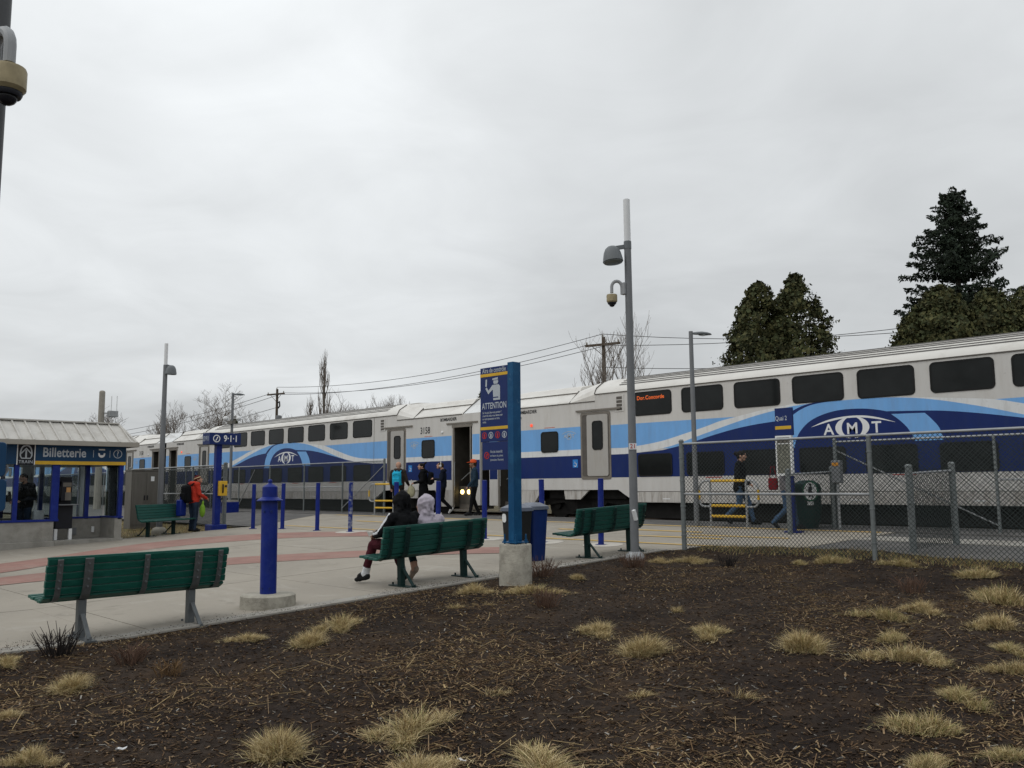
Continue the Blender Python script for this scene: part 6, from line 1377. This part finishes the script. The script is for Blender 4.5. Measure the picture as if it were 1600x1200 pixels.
    co = co+nr*amp[:,None]; me.vertices.foreach_set('co', co.ravel()); me.polygons.foreach_set('use_smooth', [True]*len(me.polygons)); me.update(); me.name = 'person'
    o = bpy.data.objects.new('person', me); COL.objects.link(o); o.location = loc; o.rotation_euler.z = R(rz); o.scale = (scale,)*3; tag(o, label, 'person')
    o['jh'] = [hd.x, hd.y, hd.z]
    return o
def child(o, par, mb, name, mt, bevel=0, smooth=35): return mb.build(name, mt, par, smooth=smooth, bevel=bevel)
def backpack(label, loc, rz, mt, w=.30, h=.44, d=.17, zc=1.20, y=-.20, scale=1.0, tilt=4, strap=None):
    t = thing('backpack', label, 'backpack', loc, R(rz), 'worn backpacks'); t.scale = (scale,)*3
    mb = MB(); mb.cbox((0,y,zc),(w,d,h), rot=Matrix.Rotation(R(tilt),3,'X')); o = mb.build('main_bag', mt, t, smooth=60); bv = o.modifiers.new('b','BEVEL'); bv.width = min(d*.46,.10); bv.segments = 5
    mb = MB(); mb.cbox((0,y-d*.5,zc-h*.16),(w*.75,.07,h*.42), rot=Matrix.Rotation(R(tilt),3,'X')); o = mb.build('front_pocket', mt, t, smooth=60); bv = o.modifiers.new('b','BEVEL'); bv.width = .03; bv.segments = 3
    for s in (-1,1):
        mb = MB(); mb.tube([(s*.09,y+.06,zc+h*.42),(s*.125,-.06,zc+h*.5+.065),(s*.13,.05,zc+h*.5+.04),(s*.135,.135,zc+h*.2),(s*.16,.06,zc-h*.3),(s*.13,y+.06,zc-h*.42)], .022, 6); mb.build('strap', strap or mt, t)
    mb = MB(); mb.tube([(-.03,y+.04,zc+h*.49),(-.03,y+.04,zc+h*.55),(.03,y+.04,zc+h*.55),(.03,y+.04,zc+h*.49)], .008, 5); mb.build('handle', strap or mt, t)
    mb = MB(); mb.tube([(-w*.36,y-d*.52,zc+h*.22),(0,y-d*.54,zc+h*.30),(w*.36,y-d*.52,zc+h*.22)], .006, 5); mb.build('zip', C_black, t)
    return t
zp = 0.562
# seated pair
pA = person('person in black hooded jacket and maroon trousers sitting on the bench, left of the pair', (-9.72,7.50,gz(7.5)-.01), 92, SIT, dict(hd=(.0,.10,1.13), nk=(0,.04,1.00), ch=(0,.01,.88), be=(0,-.01,.72), pe=(0,0,.555), elr=(.26,.12,.76), knl=(-.17,.50,.55), anl=(-.20,.64,.14), tol=(-.23,.79,.05), knr=(.15,.44,.54), anr=(.18,.26,.13), tor=(.22,.39,.05), shl=(-.21,.04,.93), shr=(.21,.04,.93), ell=(-.31,.16,.72), wrl=(-.20,.42,.68), wrr=(-.02,.42,.70)),
    dict(top=C_black, bottom=C_maroon, shoe=C_bshoe, hair=C_black, sock=C_white), hood=C_black, fat=1.08, paint=[((-.26,.03,.98),.018,(-.375,.17,.73),.018,C_white),((-.37,.18,.73),.02,(-.25,.42,.70),.015,C_white)], seed=3, voxel=.010)
pB = person('person in lilac hooded fleece sitting on the bench, right of the pair', (-9.72,7.93,gz(7.93)-.01), 88, SIT, dict(hd=(-.04,.06,1.10), nk=(-.01,.02,.97), ch=(0,-.01,.85), be=(0,-.01,.70), pe=(0,0,.555), shl=(-.18,.01,.90), shr=(.20,.01,.90), ell=(-.24,.12,.72), elr=(.27,.12,.72), wrl=(-.1,.32,.68), wrr=(.12,.32,.68), knl=(-.02,.46,.58), anl=(-.04,.30,.17), tol=(-.05,.38,.05), knr=(-.10,.50,.69), anr=(-.27,.60,.38), tor=(-.38,.70,.31)),
    dict(top=C_lilac, bottom=C_teal, shoe=C_beige, hair=C_lilac, sock=SK), hood=C_lilac, fat=1.0, yaw=18, seed=5, scale=.97, voxel=.010)
t = thing('food_tray', 'small white takeaway tray held by the person in black on the bench', 'food tray', (-10.19,7.36,gz(7.4)+.66), R(20))
mb = MB(); a_, b_ = rrect(-.10,.10,-.075,.075,.02,2), rrect(-.12,.12,-.09,.09,.02,2); n = len(a_)
mb.add([(x,y,0) for x,y in a_]+[(x,y,.06) for x,y in b_], [(i,(i+1)%n,n+(i+1)%n,n+i) for i in range(n)]+[tuple(range(n)),tuple(range(n,2*n))]); mb.build('tray', C_wshoe, t)
mb = MB(); mb.ell((0,0,.065),(.08,.055,.03),8,5); mb.build('food', C_beige, t)
# boarding people
L1 = (-23.73,18.0,gz(18.0)); person('bald person in dark brown jacket wearing a cyan backpack near the train', L1, 40, STAND, dict(wrr=(.27,.26,1.02), elr=(.28,-.02,1.12)), dict(top=C_brown, bottom=C_black, shoe=C_bshoe, hair=SK), fat=1.12, scale=1.03, extra=[((-.08,-.06,1.46),.07,(.08,-.06,1.46),.07,C_brown)], seed=7)
backpack('cyan backpack worn by the bald person in brown', L1, 40, C_cyan, h=.46, w=.30, y=-.235, zc=1.19, scale=1.03)
t = thing('carrier_bag', 'pale yellowish carrier bag with white bottle held by the bald person', 'bag', (-23.30,18.22,gz(18.2)+.62), R(40)); mb = MB(); mb.ell((0,0,.16),(.14,.08,.20),10,7); mb.tube([(0,0,.30),(.0,0,.44)],[.06,.02],6); mb.build('bag', col('pale_bag',(0.38,0.36,0.24),.5), t); mb = MB(); mb.lathe([(.035,.36),(.035,.48),(.015,.52),(.015,.56)], n=10); mb.build('bottle', C_wshoe, t)
L2 = (-23.0,18.5,zp-.0); person('dark-haired person in long black coat facing left by the train', L2, 128, STAND, dict(hd=(0,.07,1.60), knl=(-.09,.10,.50), anl=(-.09,.16,.10), tol=(-.10,.32,.04), anr=(.09,-.20,.12), tor=(.10,-.06,.05), wrl=(-.20,.26,1.05)), dict(top=C_black, bottom=C_black, shoe=C_bshoe, hair=C_hairdk), yaw=30, pitch=-12, fat=1.12, extra=[((-.05,0,.95),.15,(-.06,-.02,.62),.165,C_black),((.05,0,.95),.15,(.06,-.02,.62),.165,C_black),((0,-.02,1.68),.035,(.0,-.09,1.74),.03,C_hairdk),((0,-.02,1.46),.085,(0,.03,1.47),.08,C_black)], seed=9)
backpack('black backpack worn by the person in the long black coat', L2, 128, C_black, y=-.25, w=.28)
L3 = (-22.0,18.52,zp); p3 = person('person with headphones and white shoes looking down at a phone', L3, 138, STAND, dict(hd=(0,.09,1.60), ell=(-.25,.05,1.14), elr=(.25,.05,1.14), wrl=(-.08,.28,1.18), wrr=(.08,.28,1.18), knl=(-.07,.12,.50), anl=(-.06,.10,.09), tol=(-.06,.26,.04), knr=(.05,.02,.49), anr=(.10,-.28,.20), tor=(.10,-.20,.07)), dict(top=C_navy, bottom=C_black, shoe=C_wshoe, hair=C_hairbr), yaw=20, pitch=-22, fat=1.05, seed=11, extra=[((-.07,-.06,1.45),.06,(.07,-.06,1.45),.06,C_navy)])
hx, hy, hz = p3['jh']; mb = MB()
mb.tube([(hx+.098*math.cos(R(a)), hy-.02, hz+.02+.125*math.sin(R(a))) for a in range(0,181,15)], .011, 6); mb.build('headband', C_wshoe, p3)
for s in (-1,1): mb = MB(); mb.ell((hx+s*.097,hy-.01,hz),(.022,.04,.045),8,6); mb.build('ear_cup', C_wshoe, p3)
t = thing('mobile_phone', 'dark phone in the hands of the person with headphones', 'phone', (-22.0-.23,18.52-.25,zp+1.20), R(138)); mb = MB(); mb.cbox((0,0,0),(.075,.012,.15), rot=Matrix.Rotation(R(-50),3,'X')); mb.build('case', M_black, t, smooth=None, bevel=.004); mb = MB(); mb.cbox((0,-.0075,.0),(.066,.002,.135), rot=Matrix.Rotation(R(-50),3,'X')); mb.build('screen', M_domedk, t, smooth=None)
L4 = (-20.45,18.52,zp); p4 = person('bearded person in orange cap, denim jacket and white shirt by the open door', L4, 142, STAND, dict(hd=(0,.04,1.61), wrl=(-.27,.22,.90), ell=(-.26,.02,1.13), knl=(-.09,.08,.50), anl=(-.09,.14,.10), tol=(-.10,.30,.04), anr=(.10,-.14,.11), tor=(.11,.0,.05)), dict(top=C_jean, bottom=C_black, shoe=C_bshoe, hair=C_hairbr, skin=SK2), yaw=-12, paint=[((-.01,.13,1.38),.045,(-.01,.14,.95),.05,C_white)], seed=13, scale=1.02)
hx, hy, hz = p4['jh']; Rz = Matrix.Rotation(R(-12),4,'Z')
mb = MB(); mb.lathe([(.104,.03),(.104,.07),(.09,.115),(.05,.138),(.01,.142)], n=18); mb.cbox((0,.14,.045),(.15,.12,.014), rot=Matrix.Rotation(R(-8),3,'X')); mb.v = [tuple(Vector((hx,hy-.008,hz))+(Rz @ Vector(v))) for v in mb.v]; mb.build('cap', C_orange, p4)
mb = MB(); mb.ell((0,.068,-.085),(.055,.045,.045),10,6); mb.v = [tuple(Vector((hx,hy,hz))+(Rz @ Vector(v))) for v in mb.v]; mb.build('beard', C_beard, p4)
# person in red by the phone
L5 = (-23.92,10.92,gz(10.9)); p5 = person('person in red jacket and striped beanie standing by the far bench', L5, 8, STAND, dict(hd=(.04,.11,1.55), nk=(.02,.04,1.44), ch=(0,.02,1.28), wrr=(.22,.28,1.0), elr=(.27,.02,1.12), wrl=(-.12,.28,1.0)), dict(top=C_red, bottom=C_dkdenim, shoe=C_bshoe, hair=C_hairbr), yaw=-40, pitch=-22, fat=1.12, scale=.94, seed=15, extra=[((-.08,-.05,1.44),.075,(.08,-.04,1.44),.075,C_red)])
hx, hy, hz = p5['jh']; Rz = Matrix.Rotation(R(-40),4,'Z') @ Matrix.Rotation(R(22),4,'X')
for nm, pr_, mt in (('beanie',[(.104,.02),(.108,.045),(.10,.09),(.07,.125),(.02,.14)],col('beanie_dark',(0.10,0.02,0.02))),('beanie_stripe',[(.109,.05),(.111,.052),(.108,.075),(.105,.076)],col('beanie_stripe_cream',(0.45,0.36,0.22)))):
    mb = MB(); mb.lathe(pr_, n=18); mb.v = [tuple(Vector((hx,hy-.008,hz))+(Rz @ Vector(v))) for v in mb.v]; mb.build(nm, mt, p5)
mb = MB(); mb.ell((0,-.02,.15),(.03,.03,.03),8,6); mb.v = [tuple(Vector((hx,hy-.008,hz))+(Rz @ Vector(v))) for v in mb.v]; mb.build('pompom', C_black, p5)
backpack('bulky black backpack worn by the person in red', L5, 8, C_black, w=.34, h=.54, d=.22, zc=1.13, y=-.25, scale=.94)
t = thing('shopping_bag', 'lime green shopping bag beside the person in red', 'bag', (-23.62,11.05,gz(11)+.33), 0); mb = MB(); mb.ell((0,0,.26),(.11,.08,.19),10,8); mb.tube([(0,0,.40),(0,.02,.55)],[.06,.02],6); o = mb.build('bag', C_lime, t); dsp = o.modifiers.new('sub','SUBSURF'); dsp.levels = 1; dsp.render_levels = 1
t = thing('blue_bag', 'upright blue bag standing on the end of the far bench', 'bag', (-23.98,10.55,gz(10.5)+.46), R(-57)); mb = MB(); mb.cbox((0,.05,.23),(.28,.16,.46)); mb.build('bag', M_blue, t, smooth=60, bevel=.03); mb = MB(); mb.tube([(-.06,.05,.46),(-.05,.05,.53),(.05,.05,.53),(.06,.05,.46)], .01, 6); mb.build('handle', M_blue, t)
# behind the right fence
L6 = (-10.72,18.1,gz(18.1)); person('dark-haired person in black jacket and jeans walking right behind the fence', L6, -68, STAND, dict(hd=(0,.05,1.61), knl=(-.09,.16,.52), anl=(-.09,.26,.11), tol=(-.10,.42,.05), knr=(.09,-.02,.50), anr=(.09,-.34,.19), tor=(.10,-.22,.06), wrr=(.25,.24,.96), elr=(.26,.0,1.13), wrl=(-.25,-.12,.92), ell=(-.25,-.12,1.14)), dict(top=C_black, bottom=C_denim, shoe=C_bshoe, hair=C_hairdk), yaw=-5, fat=1.05, seed=17, scale=1.0, extra=[((0,-.06,1.66),.055,(0,-.08,1.67),.05,C_hairdk),((-.04,0,1.0),.14,(-.04,-.02,.86),.15,C_black),((.04,0,1.0),.14,(.04,-.02,.86),.15,C_black)])
L7 = (-9.18,17.35,gz(17.35)); person('person in grey top and light jeans mostly hidden by the Quai 2 sign', L7, -75, STAND, dict(knl=(-.09,.14,.52), anl=(-.09,.20,.11), tol=(-.10,.36,.05), anr=(.09,-.30,.17), tor=(.10,-.18,.06)), dict(top=C_grey, bottom=C_denim, shoe=C_bshoe, hair=C_hairbr), seed=19, scale=.93)
t = thing('shoulder_bag', 'dark red shoulder bag beside the Quai 2 sign', 'bag', (-9.36,17.15,gz(17.2)+.86), R(20)); mb = MB(); mb.cbox((0,0,.12),(.20,.10,.26)); mb.build('bag', C_maroon if 0 else col('dark_red_bag',(0.16,0.015,0.02)), t, smooth=60, bevel=.03); mb = MB(); mb.tube([(-.07,0,.24),(-.03,.0,.5),(.03,.0,.5),(.07,0,.24)], .01, 6); mb.build('strap', col('dark_red_bag',(0.16,0.015,0.02)), t)
# inside the ticket office
L8 = (-23.75,6.55,.17); person('dark-haired person in black inside the ticket office, head bowed', L8, -150, STAND, dict(hd=(0,.09,1.60), wrl=(-.12,.26,1.05), wrr=(.10,.28,1.05)), dict(top=C_black, bottom=C_dkdenim, shoe=C_bshoe, hair=C_hairdk), pitch=-18, yaw=15, fat=1.1, seed=21)
t = thing('white_tote', 'pale tote bag with strap on the person inside the ticket office', 'bag', (-23.62,6.82,.72), R(10)); mb = MB(); mb.cbox((0,0,.12),(.12,.26,.28)); mb.build('bag', C_white, t, smooth=60, bevel=.03); mb = MB(); mb.tube([(0,-.08,.25),(-.02,-.10,.62),(-.1,-.12,.74)], .014, 6); mb.build('strap', C_white, t)
